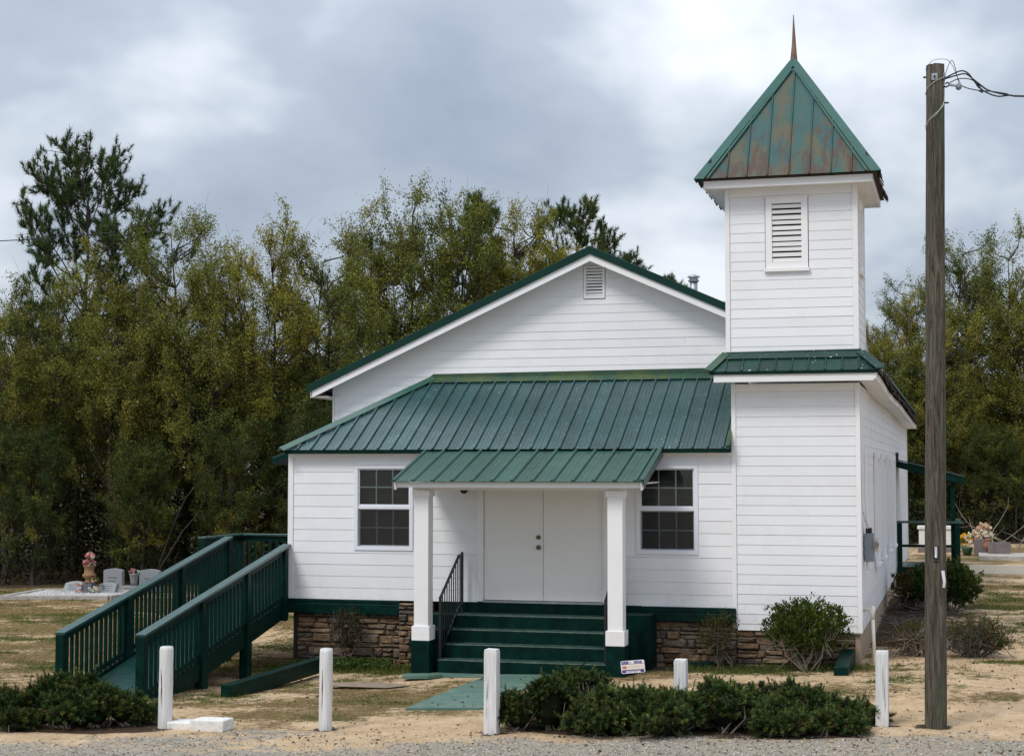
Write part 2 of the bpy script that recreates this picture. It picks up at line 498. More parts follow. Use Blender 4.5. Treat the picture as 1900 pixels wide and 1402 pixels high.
# ================================================================== mesh helpers
class MB:
    def __init__(s):
        s.v = []; s.f = []

    def add(s, vs, fs):
        n = len(s.v)
        s.v += [tuple(p) for p in vs]
        s.f += [tuple(i + n for i in q) for q in fs]
        return s

    def box(s, x0, x1, y0, y1, z0, z1):
        return s.add([(x0, y0, z0), (x1, y0, z0), (x1, y1, z0), (x0, y1, z0), (x0, y0, z1), (x1, y0, z1), (x1, y1, z1), (x0, y1, z1)],
                     [(0, 3, 2, 1), (4, 5, 6, 7), (0, 1, 5, 4), (1, 2, 6, 5), (2, 3, 7, 6), (3, 0, 4, 7)])

    def prism(s, poly, ext):
        """poly: list of 3-D points (a flat polygon); ext: extrusion vector or function point->point"""
        n = len(poly)
        q = [ext(p) for p in poly] if callable(ext) else [tuple(a + b for a, b in zip(p, ext)) for p in poly]
        fs = [tuple(range(n)), tuple(range(2 * n - 1, n - 1, -1))]
        fs += [(i, i + n, (i + 1) % n + n, (i + 1) % n) for i in range(n)]
        return s.add(list(poly) + q, fs)

    def beam(s, p, q, w, h, up=(0, 0, 1)):
        """bar from p to q, w across, h along up"""
        p = Vector(p); q = Vector(q)
        d = (q - p).normalized()
        sd_ = d.cross(Vector(up)).normalized()
        u_ = sd_.cross(d)
        a = sd_ * w / 2; b_ = u_ * h / 2
        c = [p - a - b_, p + a - b_, p + a + b_, p - a + b_, q - a - b_, q + a - b_, q + a + b_, q - a + b_]
        return s.add(c, [(0, 1, 2, 3), (7, 6, 5, 4), (0, 4, 5, 1), (1, 5, 6, 2), (2, 6, 7, 3), (3, 7, 4, 0)])

    def tube(s, pts, rad, n=8, cap=True):
        pts = [Vector(p) for p in pts]
        if not hasattr(rad, '__len__'):
            rad = [rad] * len(pts)
        base = len(s.v)
        prev = None
        for i, p in enumerate(pts):
            t = (pts[min(i + 1, len(pts) - 1)] - pts[max(i - 1, 0)])
            if t.length < 1e-9:
                t = Vector((0, 0, 1))
            t.normalize()
            a = t.orthogonal().normalized() if prev is None else (prev - t * prev.dot(t)).normalized()
            prev = a
            b_ = t.cross(a)
            for k in range(n):
                an = 2 * math.pi * k / n
                s.v.append(tuple(p + (a * math.cos(an) + b_ * math.sin(an)) * rad[i]))
        for i in range(len(pts) - 1):
            for k in range(n):
                k2 = (k + 1) % n
                s.f.append((base + i * n + k, base + i * n + k2, base + (i + 1) * n + k2, base + (i + 1) * n + k))
        if cap:
            s.f.append(tuple(base + k for k in range(n))[::-1])
            s.f.append(tuple(base + (len(pts) - 1) * n + k for k in range(n)))
        return s

    def lathe(s, c, prof, n=16):
        base = len(s.v)
        for (r_, z) in prof:
            for k in range(n):
                an = 2 * math.pi * k / n
                s.v.append((c[0] + r_ * math.cos(an), c[1] + r_ * math.sin(an), c[2] + z))
        for i in range(len(prof) - 1):
            for k in range(n):
                k2 = (k + 1) % n
                s.f.append((base + i * n + k, base + i * n + k2, base + (i + 1) * n + k2, base + (i + 1) * n + k))
        s.f.append(tuple(base + k for k in range(n))[::-1])
        s.f.append(tuple(base + (len(prof) - 1) * n + k for k in range(n)))
        return s


def root_of(o):
    while o.parent is not None:
        o = o.parent
    return o


def link_mesh(name, me, m, parent=None):
    o = bpy.data.objects.new(name, me)
    COL.objects.link(o)
    if m is not None and len(me.materials) == 0:
        me.materials.append(m)
    if parent is not None:
        o.parent = parent
    return o


def part(name, mb, m, parent=None, bevel=0.0, smooth=False, label=None):
    """one mesh object from mb (world coordinates); under a parent it is stored relative to the thing's base"""
    off = (0, 0, 0)
    if parent is not None:
        off = tuple(root_of(parent).location)
    me = bpy.data.meshes.new(name)
    me.from_pydata([(a - off[0], b - off[1], c - off[2]) for a, b, c in mb.v], [], mb.f)
    bm = bmesh.new(); bm.from_mesh(me)
    bmesh.ops.recalc_face_normals(bm, faces=bm.faces)
    bm.to_mesh(me); bm.free()
    if smooth:
        me.polygons.foreach_set('use_smooth', [True] * len(me.polygons))
    o = link_mesh(name, me, M[m] if isinstance(m, str) else m, parent)
    if bevel:
        b = o.modifiers.new('bevel', 'BEVEL'); b.width = bevel; b.segments = 2
    if label:
        o['label'] = label
    return o


def tag(o, label=None, cat=None, group=None, kind=None):
    if label: o['label'] = label
    if cat: o['category'] = cat
    if group: o['group'] = group
    if kind: o['kind'] = kind
    return o


def thing(name, loc, label, cat, group=None):
    o = bpy.data.objects.new(name, None)
    o.empty_display_size = 0.3
    COL.objects.link(o)
    o.location = loc
    return tag(o, label, cat, group)


def clone(o, loc=None, parent=None):
    c = o.copy()
    COL.objects.link(c)
    if loc is not None: c.location = loc
    if parent is not None: c.parent = parent
    return c


def clip(poly, a, b, c):
    """keep a*u+b*v<=c of a 2-D polygon"""
    out = []
    n = len(poly)
    for i in range(n):
        p, q = poly[i], poly[(i + 1) % n]
        dp = a * p[0] + b * p[1] - c; dq = a * q[0] + b * q[1] - c
        if dp <= 0: out.append(p)
        if (dp < 0 < dq) or (dq < 0 < dp):
            t = dp / (dp - dq)
            out.append((p[0] + (q[0] - p[0]) * t, p[1] + (q[1] - p[1]) * t))
    return out


def np_mesh(name, verts, faces, m, parent=None, tint=None, loc=(0, 0, 0)):
    """fast mesh from arrays; all faces with the same number of corners"""
    verts = np.asarray(verts, np.float32).reshape(-1, 3)
    faces = np.asarray(faces, np.int32)
    k = faces.shape[1]
    me = bpy.data.meshes.new(name)
    me.vertices.add(len(verts)); me.vertices.foreach_set('co', verts.ravel())
    me.loops.add(faces.size); me.loops.foreach_set('vertex_index', faces.ravel())
    me.polygons.add(len(faces))
    me.polygons.foreach_set('loop_start', np.arange(0, faces.size, k, dtype=np.int32))
    me.polygons.foreach_set('loop_total', np.full(len(faces), k, np.int32))
    me.update(calc_edges=True)
    if tint is not None:
        at = me.color_attributes.new('tint', 'FLOAT_COLOR', 'POINT')
        c = np.ones((len(verts), 4), np.float32); c[:, :3] = tint
        at.data.foreach_set('color', c.ravel())
    me.materials.append(M[m] if isinstance(m, str) else m)
    o = bpy.data.objects.new(name, me)
    COL.objects.link(o)
    o.location = loc
    if parent is not None:
        o.parent = parent
    return o


def unit(a):
    return a / np.maximum(np.linalg.norm(a, axis=-1, keepdims=True), 1e-9)


def leaf_quads(rng, pos, size, flat=0.0, aspect=0.55, direc=None):
    """diamond leaves at pos (N,3); size (N,)"""
    n = len(pos)
    d = rng.normal(size=(n, 3)) if direc is None else direc + rng.normal(size=(n, 3)) * 0.5
    d[:, 2] *= (1 - flat)
    d = unit(d)
    w = unit(np.cross(d, rng.normal(size=(n, 3))))
    s = size[:, None]
    a = pos - d * s * .5; c = pos + d * s * .5
    b = pos + w * s * aspect * .5 + d * s * .05
    e_ = pos - w * s * aspect * .5 + d * s * .05
    v = np.stack([a, b, c, e_], 1).reshape(-1, 3)
    f = np.arange(4 * n).reshape(n, 4)
    return v, f


def blades(rng, base, direc, length, width):
    """thin triangles from base along direc"""
    n = len(base)
    w = unit(np.cross(direc, rng.normal(size=(n, 3)))) * (width[:, None] if hasattr(width, '__len__') else width) * .5
    v = np.stack([base - w, base + w, base + direc * length[:, None]], 1).reshape(-1, 3)
    return v, np.arange(3 * n).reshape(n, 3)


def smooth01(t):
    t = np.clip(t, 0, 1)
    return t * t * (3 - 2 * t)


_rg = np.random.default_rng(5)
_LAT = _rg.random((256, 256))


def vnoise(x, y):
    xi = np.floor(x).astype(int); yi = np.floor(y).astype(int)
    fx = smooth01(x - xi); fy = smooth01(y - yi)
    g = lambda a, b: _LAT[a % 256, b % 256]
    return (g(xi, yi) * (1 - fx) + g(xi + 1, yi) * fx) * (1 - fy) + (g(xi, yi + 1) * (1 - fx) + g(xi + 1, yi + 1) * fx) * fy


def fbm(x, y, oct_=5, rough=0.55):
    s = 0; a = 1; t = 0
    for i in range(oct_):
        s = s + a * vnoise(x + 17.3 * i, y + 9.1 * i); t += a
        a *= rough; x = x * 2.03; y = y * 2.03
    return s / t

# ================================================================== ground
def gz(x, y):
    x = np.asarray(x, float); y = np.asarray(y, float)
    t = 0.034 * np.clip(x, -4.2, 5.5) * smooth01((y + 5.5) / 4.0)
    t = np.where(x < 0, t * (1 - smooth01((y - 2) / 5.0)), t)
    t = t + 0.20 * smooth01((y - 1) / 14) * smooth01((x - 2.5) / 2.5)
    t = t + (fbm(x * .35, y * .35, 3) - .5) * 0.06
    return t


def gzf(x, y):
    return float(gz(np.array([x]), np.array([y]))[0])


def road_edge(x):
    return -7.02 + 0.31 * x


def wood_edge(x):
    return np.interp(x, [-60, -25, -15, -8, 0, 5, 12, 40], [4, 10, 14.2, 19, 30, 37, 36, 30])


JUN_CONTACT = []        # (x, y, rx, ry) of juniper litter, and of contact shade painted round post bases


def masks(x, y):
    n1 = fbm(x * .55 + 3, y * .8 + 1, 5)
    n2 = fbm(x * 1.3 + 40, y * 1.9 + 9, 5)
    n3 = fbm(x * .9 + 80, y * 1.2 + 30, 4)
    re = road_edge(x)
    n4 = fbm(x * 3.1 + 11, y * 3.9 + 5, 4)
    grass = 0.53 + (n1 - .5) * 1.5 + (n2 - .5) * 1.1 + (n4 - .5) * .7
    grass = grass - .04 + 0.20 * smooth01((-x - 3.5) / 3) - 0.36 * smooth01((x - 4.6) / 1.2) * smooth01((4 - y) / 3)
    grass = grass - 0.46 * smooth01(1 - (y - re - .3) / 1.6)
    # bare sand trodden along the ramp and in front of the foundation on the right
    grass = grass - 0.25 * np.exp(-((x + 3.2) / 1.1) ** 2 - ((y + 4.6) / 1.5) ** 2)
    grass = grass - 0.22 * np.exp(-((x - 4.0) / 2.2) ** 2 - ((y + 2.0) / .6) ** 2)
    green = 0.27 + (n3 - .5) * 1.3 + (n2 - .5) * .5 + (n4 - .5) * .6
    green = green + 0.42 * np.exp(-((y + .35) / .7) ** 2) * smooth01((5 - np.abs(x)) / 1.0) * smooth01((np.abs(x) - 1.4) / .5)
    green = green + 0.16 * np.exp(-((x + 1.6) / 2.0) ** 2 - ((y + 3.9) / 1.6) ** 2)
    green = green + 0.20 * np.exp(-((x - 6.2) / 1.2) ** 2 - ((y - 1.0) / 1.2) ** 2)
    green = green + 0.25 * smooth01((y - 4) / 3) * smooth01((x - 5.5) / 2) * smooth01((13 - y) / 3)
    green = green - .3 * smooth01(1 - (y - re - .2) / 1.2)
    grav = smooth01((re - y + (n2 - .5) * 2.4 + (n4 - .5) * 1.2) / 1.5 + .42) * (.62 + .5 * (n1 - .3))
    grav = np.maximum(grav, smooth01((x - 5.9) / .8) * smooth01((y - 18.2) / .8) * smooth01((23.0 - y) / .8) * .72)
    w = y - wood_edge(x)
    soil = smooth01((w + 1.6 + (n1 - .5) * 3) / 2.2)
    soil = np.maximum(soil, .85 * smooth01((x - 4.6) / .3) * smooth01((6.3 + (n2 - .5) * 1.5 - x) / .8) * smooth01((y - 1.5) / 1.5) * smooth01((12.5 - y) / 2))
    for (jx, jy, rx, ry) in JUN_CONTACT:
        q = ((x - jx) / rx) ** 2 + ((y - jy) / ry) ** 2
        soil = np.maximum(soil, .95 * smooth01((1.25 + (n2 - .5) * .9 - q) / .5))
    soil = np.maximum(soil, .75 * np.exp(-((y + .35) / .42) ** 2) * smooth01((x - 1.5) / .3) * smooth01((4.9 - x) / .4))
    return np.clip(grass, 0, 1), np.clip(green, 0, 1), np.clip(grav, 0, 1), np.clip(soil, 0, 1)


JUN_CONTACT += [(-2.76, -7.05, .17, .16), (-.88, -6.73, .17, .15), (1.03, -6.40, .17, .15), (5.32, -4.81, .17, .15), (5.93, -4.77, .24, .2)]  # dark rings round posts and pole: contact shade put into the ground colour
JUN_CONTACT += [(-4.3, -7.2, 1.7, .62), (1.95, -5.65, 1.05, .66), (3.6, -5.38, 1.6, .70)]


def axis(lo, hi, step, far):
    a = list(np.arange(lo, hi + 1e-6, step))
    s = step; v = hi
    up = []
    while v < far:
        s *= 1.35; v += s; up.append(v)
    s = step; v = lo
    dn = []
    while v > -far:
        s *= 1.35; v -= s; dn.append(v)
    return np.array(dn[::-1] + a + up)


gx = axis(-20, 11, 0.14, 700); gy = axis(-11, 24, 0.14, 700)
GX, GY = np.meshgrid(gx, gy)
gv = np.stack([GX.ravel(), GY.ravel(), gz(GX.ravel(), GY.ravel())], 1)
nx, ny = len(gx), len(gy)
ii = (np.arange(ny - 1)[:, None] * nx + np.arange(nx - 1)[None, :]).ravel()
gf = np.stack([ii, ii + 1, ii + nx + 1, ii + nx], 1)
ground = np_mesh('ground', gv, gf, 'ground')
mk = np.stack(masks(GX.ravel(), GY.ravel()), 1).astype(np.float32)
at_ = ground.data.color_attributes.new('mask', 'FLOAT_COLOR', 'POINT')
at_.data.foreach_set('color', np.ascontiguousarray(mk[:, [0, 1, 2, 3]]).ravel())
ground.data.polygons.foreach_set('use_smooth', [True] * len(ground.data.polygons))
tag(ground, kind='structure')

# painted concrete walk from the steps to the parking edge
pm = MB()
pts_l = [(-.50, -5.0), (-.46, -3.4), (-.43, -1.45)]
pts_r = [(.52, -4.75), (.50, -3.3), (.48, -1.45)]
top = [(x, y, gzf(x, y) + .035) for x, y in pts_l] + [(x, y, gzf(x, y) + .035) for x, y in pts_r[::-1]]
pm.prism(top, (0, 0, -.12))
tag(part('path', pm, 'path', bevel=.008), 'worn green painted concrete walk leading to the front steps', 'path', kind='structure')

# ================================================================== church
FRONT = lambda y0: (lambda u, v, d: (u, y0 - d, v))
RIGHT = lambda x0: (lambda u, v, d: (x0 + d, u, v))
LEFT = lambda x0: (lambda u, v, d: (x0 - d, u, v))
rnd = random.Random(11)


def subtract(rects, o):
    out = []
    a0, a1, b0, b1 = o
    for (u0, u1, v0, v1) in rects:
        if a1 <= u0 + 1e-4 or a0 >= u1 - 1e-4 or b1 <= v0 + 1e-4 or b0 >= v1 - 1e-4:
            out.append((u0, u1, v0, v1)); continue
        if a0 > u0 + 1e-3: out.append((u0, a0, v0, v1))
        if a1 < u1 - 1e-3: out.append((a1, u1, v0, v1))
        m0, m1 = max(u0, a0), min(u1, a1)
        if b0 > v0 + 1e-3: out.append((m0, m1, v0, b0))
        if b1 < v1 - 1e-3: out.append((m0, m1, b1, v1))
    return out


def wall(name, parent, u0, u1, z0, z1, row, mf, m, openings=(), clips=(), thick=.12, joint=0.3, phase=0.0, label=None):
    """a backing wall with its lap boards as children"""
    mb = MB()
    rects = [(u0, u1, z0, z1)]
    for o in openings: rects = subtract(rects, o)
    for (a, b, c, d) in rects:
        poly = [(a, c), (b, c), (b, d), (a, d)]
        for cl in clips: poly = clip(poly, *cl)
        if len(poly) >= 3:
            mb.prism([mf(u, v, -.012) for u, v in poly], lambda p, mf=mf: tuple(x + y for x, y in zip(p, tuple(q - w for q, w in zip(mf(0, 0, -thick), mf(0, 0, 0))))))
    w_ = part(name, mb, m, parent, label=label)
    z = z0 - phase
    while z < z1 - .01:
        a, b = max(z, z0), min(z + row, z1)
        jig = rnd.uniform(-.0025, .0025)
        rs = [(u0, u1, a, b)]
        for o in openings: rs = subtract(rs, o)
        for (p, q, c, d) in rs:
            segs = [(p, q)]
            if q - p > 2.6 and rnd.random() < joint:
                k = rnd.uniform(p + .8, q - .8)
                segs = [(p, k - .0012), (k + .0012, q)]
            for (s0, s1) in segs:
                poly = [(s0, c), (s1, c), (s1, d), (s0, d)]
                for cl in clips: poly = clip(poly, *cl)
                if len(poly) < 3: continue
                if max(v for _, v in poly) - min(v for _, v in poly) < .012: continue
                pr = rnd.uniform(.0050, .0072)
                fr = lambda u, v: mf(u, v + jig * (u - u0) / (u1 - u0), .002 + pr * (z + row - v) / row)
                bk = {}
                fp = [fr(u, v) for u, v in poly]
                bp = [mf(u, v, -.010) for u, v in poly]
                n = len(poly)
                bm_ = MB().add(fp + bp, [tuple(range(n)), tuple(range(2 * n - 1, n - 1, -1))] + [(i, i + n, (i + 1) % n + n, (i + 1) % n) for i in range(n)])
                part('siding_board', bm_, m, w_)
        z += row
    return w_


def bars(mf, rects, d0, d1):
    mb = MB()
    for (u0, u1, v0, v1) in rects:
        mb.add([mf(u0, v0, d0), mf(u1, v0, d0), mf(u1, v1, d0), mf(u0, v1, d0), mf(u0, v0, d1), mf(u1, v0, d1), mf(u1, v1, d1), mf(u0, v1, d1)],
               [(0, 3, 2, 1), (4, 5, 6, 7), (0, 1, 5, 4), (1, 2, 6, 5), (2, 3, 7, 6), (3, 0, 4, 7)])
    return mb


def ringrects(u0, u1, v0, v1, w):
    return [(u0, u1, v0, v0 + w), (u0, u1, v1 - w, v1), (u0, u0 + w, v0 + w, v1 - w), (u1 - w, u1, v0 + w, v1 - w)]


church = thing('church', (0.3, 0.0, 0.0), 'small white clapboard church with green metal roofs and square belfry tower', 'church')

GAB = 2.0                      # gable wall plane
RX, RZ, SL = 0.38, 6.66, 0.447  # ridge x, ridge z, roof slope
LW = (-3.10, -2.145, 1.755, 3.075)
RW = (1.485, 2.40, 1.755, 3.075)
DR = (-1.06, 1.05, 0.80, 3.16)

wall('front_wall', church, -4.17, 2.93, .95, 3.30, .185, FRONT(0), 'siding', [LW, RW, DR], label='white lapped front wall of the low entrance wing')
wall('gable_wall', church, -4.27, 4.6, 3.45, 6.7, .1455, FRONT(GAB), 'siding',
     clips=[(-SL, 1, RZ - .06 - SL * RX), (SL, 1, RZ - .06 + SL * RX)], joint=.5, openings=[(.19, .57, 5.87, 6.44)])
wall('tower_wall', church, 3.00, 4.76, .625, 4.30, .147, FRONT(0.0), 'siding', phase=.05, joint=0)
wall('belfry_wall', church, 2.93, 4.75, 4.72, 7.27, .1435, FRONT(0.0), 'siding', [(3.46, 4.11, 6.02, 7.12)], joint=0)
wall('belfry_side_wall', church, 0.05, 1.93, 4.72, 7.27, .1435, RIGHT(4.80), 'siding_y', [(.66, 1.30, 6.02, 7.12)], joint=0)
SIDEW = [(4.2, 5.2, 1.40, 3.32), (6.55, 7.55, 1.40, 3.32), (9.0, 10.0, 1.40, 3.32), (11.4, 12.4, 1.40, 3.32)]
wall('side_wall', church, 0.05, 22.0, .60, 4.30, .147, RIGHT(4.80), 'siding_y', joint=1.0)
wall('wing_side_wall', church, 0.06, 2.02, .95, 3.33, .185, LEFT(-4.24), 'siding_y', joint=0)
wall('left_side_wall', church, 2.03, 22.0, .95, 4.42, .185, LEFT(-4.24), 'siding_y', joint=.6)
# unseen walls that close the building
part('rear_wall', MB().box(-4.2, 4.75, 21.85, 21.98, .5, 4.3), 'siding', church)
part('rear_gable', MB().prism([(-4.2, 21.85, 4.305), (4.75, 21.85, 4.305), (RX, 21.85, RZ - .1)], (0, .13, 0)), 'siding', church)
part('belfry_rear_wall', MB().box(2.94, 4.78, 1.84, 1.96, 4.4, 7.27), 'siding', church)
part('tower_left_wall', MB().box(2.94, 2.99, .05, 1.9, .6, 4.4), 'siding', church)
# tower siding on the hidden left side (tower rises clear of the roof)
wall('belfry_left_wall', church, 0.05, 1.90, 4.72, 7.27, .1435, LEFT(2.885), 'siding_y', joint=0)

# corner boards and trim
def trim(x0, x1, y0, y1, z0, z1, name='corner_board', b=.003):
    return part(name, MB().box(x0, x1, y0, y1, z0, z1), 'trim', church, bevel=b)

trim(-4.262, -4.172, -.022, .055, .95, 3.30)
trim(2.932, 2.998, -.024, .04, .66, 4.30)
trim(4.762, 4.832, -.024, .046, .625, 4.30)
trim(2.858, 2.928, -.024, .046, 4.74, 7.27)
trim(4.752, 4.832, -.024, .046, 4.74, 7.27)
trim(4.800, 4.826, 1.932, 1.985, 4.72, 7.27)
trim(-4.30, -4.272, GAB - .022, GAB + .02, 3.45, 4.5)
trim(4.79, 4.835, 21.9, 22.03, .6, 4.25)
part('frieze_board', MB().box(-4.17, 2.93, -.030, -.004, 3.222, 3.298), 'trim', church)
part('frieze_board', MB().box(3.00, 4.76, -.030, -.004, 4.19, 4.298), 'trim', church)
part('frieze_board', MB().box(2.93, 4.75, -.030, -.004, 7.135, 7.268), 'trim', church)

# ---- sheet roofs
def slope_map(y0, z0, y1, z1):
    L = math.hypot(y1 - y0, z1 - z0)
    cy, cz = (y1 - y0) / L, (z1 - z0) / L
    return L, (lambda u, s, h: (u, y0 + cy * s - cz * h, z0 + cz * s + cy * h))


def sheet(parent, name, u0, u1, L, mf, m, rib_h=.03, rib_w=.05, clips=(), smax=None, minor=True, overhang=0.0, last=False):
    poly = [(u0, -overhang), (u1 - .001, -overhang), (u1 - .001, L), (u0, L)]
    for cl in clips: poly = clip(poly, *cl)
    if len(poly) < 3: return
    mb = MB()
    mb.prism([mf(u, s, .004) for u, s in poly], lambda p: p)
    n = len(poly)
    mb.v[n:] = [mf(u, s, 0) for u, s in poly]
    sm = smax or (lambda u: L)

    def rib(uc, w, h, tw):
        if uc - w / 2 < u0 - .03 or uc + w / 2 > u1 + .03: return
        s1 = min(L, sm(uc)) - .004
        if s1 < .06: return
        q = [(uc - w / 2, .0045), (uc - tw / 2, h), (uc + tw / 2, h), (uc + w / 2, .0045)]
        a = [mf(u, -overhang - .002, hh) for u, hh in q]; b = [mf(u, s1, hh) for u, hh in q]
        mb.add(a + b, [(0, 1, 2, 3), (7, 6, 5, 4), (0, 4, 5, 1), (1, 5, 6, 2), (2, 6, 7, 3)])
    rib(u0 + rib_w / 2, rib_w, rib_h, rib_w * .5)
    if last: rib(u1 - rib_w / 2, rib_w, rib_h, rib_w * .5)
    if minor:
        for k in (.42, .66):
            rib(u0 + (u1 - u0) * k, .014, .0075, .006)
    return part(name, mb, m, parent)


# entrance wing: hipped lean-to
ex0, ex1, ey, ez = -4.28, 2.94, -.16, 3.345
ty, tz, hx = 1.97, 4.56, -2.47
L1, mf1 = slope_map(ey, ez, ty, tz)
wing_roof = part('wing_roof', MB().prism([(ex0, ey + .02, ez - .03), (ex1 - .02, ey + .02, ez - .03), (ex1 - .02, ty - .02, tz - .03), (hx, ty - .02, tz - .03)], (0, .01, -.02)), 'dark', church)
hslope = L1 / (hx - ex0)
u = ex0
k = 0
while u < ex1 - .02:
    u1 = min(u + .2285, ex1)
    sheet(wing_roof, 'roof_panel', u, u1, L1, mf1, 'roof', .036, .040, clips=[(-hslope, 1, -hslope * ex0)], smax=lambda uu: (uu - ex0) * hslope, overhang=.03)
    u = u1; k += 1
# left hip slope (faces away), hip cap, flashings
mb = MB()
mb.prism([(ex0, ey, ez), (ex0, 2.0, ez), (hx - .02, 2.0, tz)], (.0, 0, -.02))
part('hip_slope', mb, 'roof', wing_roof)
mb = MB()
a = Vector((ex0 - .05, ey - .05, ez - .01)); b = Vector((hx, ty, tz + .015))
d_ = (b - a)
for nrm, sgn in ((Vector((0, -(tz - ez), ty - ey)).normalized(), 1), (Vector((-(tz - ez), 0, hx - ex0)).normalized(), -1)):
    side = (d_.cross(nrm)).normalized() * .125 * sgn
    ln = nrm * .035
    mb.prism([tuple(a + ln + Vector((0, 0, .012))), tuple(b + ln + Vector((0, 0, .012))), tuple(b + side + nrm * .03), tuple(a + side + nrm * .03)], tuple(nrm * -.004))
part('hip_cap', mb, 'hip', wing_roof)
mb = MB()
p0 = mf1(hx - .12, L1 - .17, .034); p1 = mf1(ex1 - .06, L1 - .17, .034); p2 = mf1(ex1 - .06, L1 + .012, .034); p3 = mf1(hx - .02, L1 + .012, .034)
mb.prism([p0, p1, p2, p3], (0, 0, -.005))
part('roof_flashing', mb, 'flash', wing_roof)
mb = MB()
mb.prism([(hx - .22, GAB - .028, tz - .13), (2.9, GAB - .028, tz - .02), (2.9, GAB - .028, tz + .125), (hx + .02, GAB - .028, tz + .095)], (0, .006, 0))
mb.prism([(-4.2, GAB - .0285, 3.45), (hx, GAB - .0285, tz - .1), (hx + .02, GAB - .0285, tz + .09), (-4.2, GAB - .0285, 3.52)], (0, .005, 0))
part('wall_flashing', mb, 'flash', wing_roof)
part('eave_trim', MB().box(ex0 + .02, ex1 + .01, ey - .012, ey + .012, ez - .075, ez - .004), 'green', wing_roof)
part('soffit', MB().box(ex0 + .03, ex1 - .01, ey + .014, -.03, ez - .052, ez - .040), 'trim', wing_roof)
# flashing up the tower side
mb = MB()
mb.prism([mf1(2.86, 0, .036), mf1(2.925, 0, .036), mf1(2.925, L1 * .9, .036), mf1(2.86, L1 * .9, .036)], (0, 0, -.005))
mb.prism([mf1(2.928, 0, .03), mf1(2.928, .35, .03), mf1(2.928, .35, .17), mf1(2.928, 0, .14)], (.006, 0, 0))
part('tower_flashing', mb, 'flash', wing_roof)

# main roof: ridge runs front to back
def main_z(x): return RZ - SL * abs(x - RX)
y0r, y1r = 1.66, 22.35
mb = MB()
for xa, xb in ((RX, -4.62),):
    mb.prism([(RX, y0r, RZ + .04), (RX, y1r, RZ + .04), (xb, y1r, main_z(xb) + .04), (xb, y0r, main_z(xb) + .04)], (0, 0, -.05))
mb.prism([(RX + .002, y0r, RZ + .04), (RX + .002, y1r, RZ + .04), (5.13, y1r, main_z(5.13) + .03), (5.13, 1.99, main_z(5.13) + .03), (2.88, 1.99, main_z(2.88) + .04), (2.88, y0r, main_z(2.88) + .04)], (0, 0, -.05))
main_roof = part('main_roof', mb, 'roof', church)
for sgn, xe in ((-1, -4.64), (1, 2.86)):
    # dark green rake metal, and the white barge board below it, in a plane just under the roof edge
    t0, t1 = .050, -.075
    part('rake_trim', MB().prism([(RX, y0r - .03, RZ + t0), (xe, y0r - .03, main_z(xe) + t0), (xe, y0r - .03, main_z(xe) + t1), (RX, y0r - .03, RZ + t1)], (0, .025, 0)), 'rake', main_roof)
    t0, t1 = -.045, -.190
    xe2 = xe + .09 if sgn < 0 else xe
    part('barge_board', MB().prism([(RX, y0r, RZ + t0), (xe2, y0r, main_z(xe2) + t0), (xe2, y0r, main_z(xe2) + t1), (RX, y0r, RZ + t1)], (0, .028, 0)), 'trim', main_roof)
    part('soffit', MB().prism([(RX, y0r + .03, RZ - .11), (xe2, y0r + .03, main_z(xe2) - .11), (xe2, GAB - .01, main_z(xe2) - .11), (RX, GAB - .01, RZ - .11)], (0, 0, .012)), 'trim', main_roof)
for xe in (-4.64, 2.86):
    part('rake_cap', MB().prism([(xe, y0r - .032, main_z(xe) + .052), (RX, y0r - .032, RZ + .052), (RX, y0r + .15, RZ + .056), (xe, y0r + .15, main_z(xe) + .056)], (0, 0, .006)), 'hip', main_roof)
part('eave_fascia', MB().box(-4.60, -4.575, y0r + .03, y1r, main_z(-4.6) - .17, main_z(-4.6) - .02), 'trim', main_roof)
part('eave_soffit', MB().box(-4.574, -4.26, y0r + .03, y1r, main_z(-4.6) - .16, main_z(-4.6) - .15), 'trim', main_roof)

# right eave with its sag: soffit, fascia, and the ragged shingle edge above
ys = [-.36, 1.5, 4, 7, 10, 13, 16, 19, 22.3]
zs = [4.445, 4.43, 4.36, 4.35, 4.37, 4.33, 4.31, 4.28, 4.27]
mb = MB(); ms = MB(); mh = MB(); mt_ = MB()
for i in range(len(ys) - 1):
    a, b, za, zb = ys[i], ys[i + 1], zs[i], zs[i + 1]
    mb.prism([(5.06, a, za - .105), (5.06, b, zb - .105), (5.06, b, zb + .005), (5.06, a, za + .005)], (.025, 0, 0))
    ms.prism([(4.81, max(a, 0), za - .10), (5.058, max(a, 0), za - .10), (5.058, b, zb - .10), (4.81, b, zb - .10)], (0, 0, .012))
part('side_fascia', mb, 'trim', main_roof)
part('side_soffit', ms, 'trim', main_roof)
q = -.1
while q < 22.2:
    w = rnd.uniform(.16, .32)
    z_ = np.interp(q, ys, zs)
    drop = rnd.uniform(0, .025)
    ex = 5.15 + rnd.uniform(-.03, .05)
    mh.prism([(4.90, q, z_ + .20 + .02), (ex, q, z_ + .008 - drop), (ex, q + w, z_ + .008 - drop), (4.90, q + w, z_ + .22)], (0, 0, .028 + rnd.uniform(0, .012)))
    q += w * .97
sh_edge = part('shingle_edge', mh, 'shingle', main_roof)
sh_edge['kind'] = 'stuff'
# tower corner of the side roof up to the belfry wall
part('side_roof_strip', MB().prism([(4.85, .0, 4.70), (5.10, -.3, 4.47), (5.10, 1.99, 4.45), (4.85, 1.99, 4.70)], (0, 0, .03)), 'shingle', main_roof)

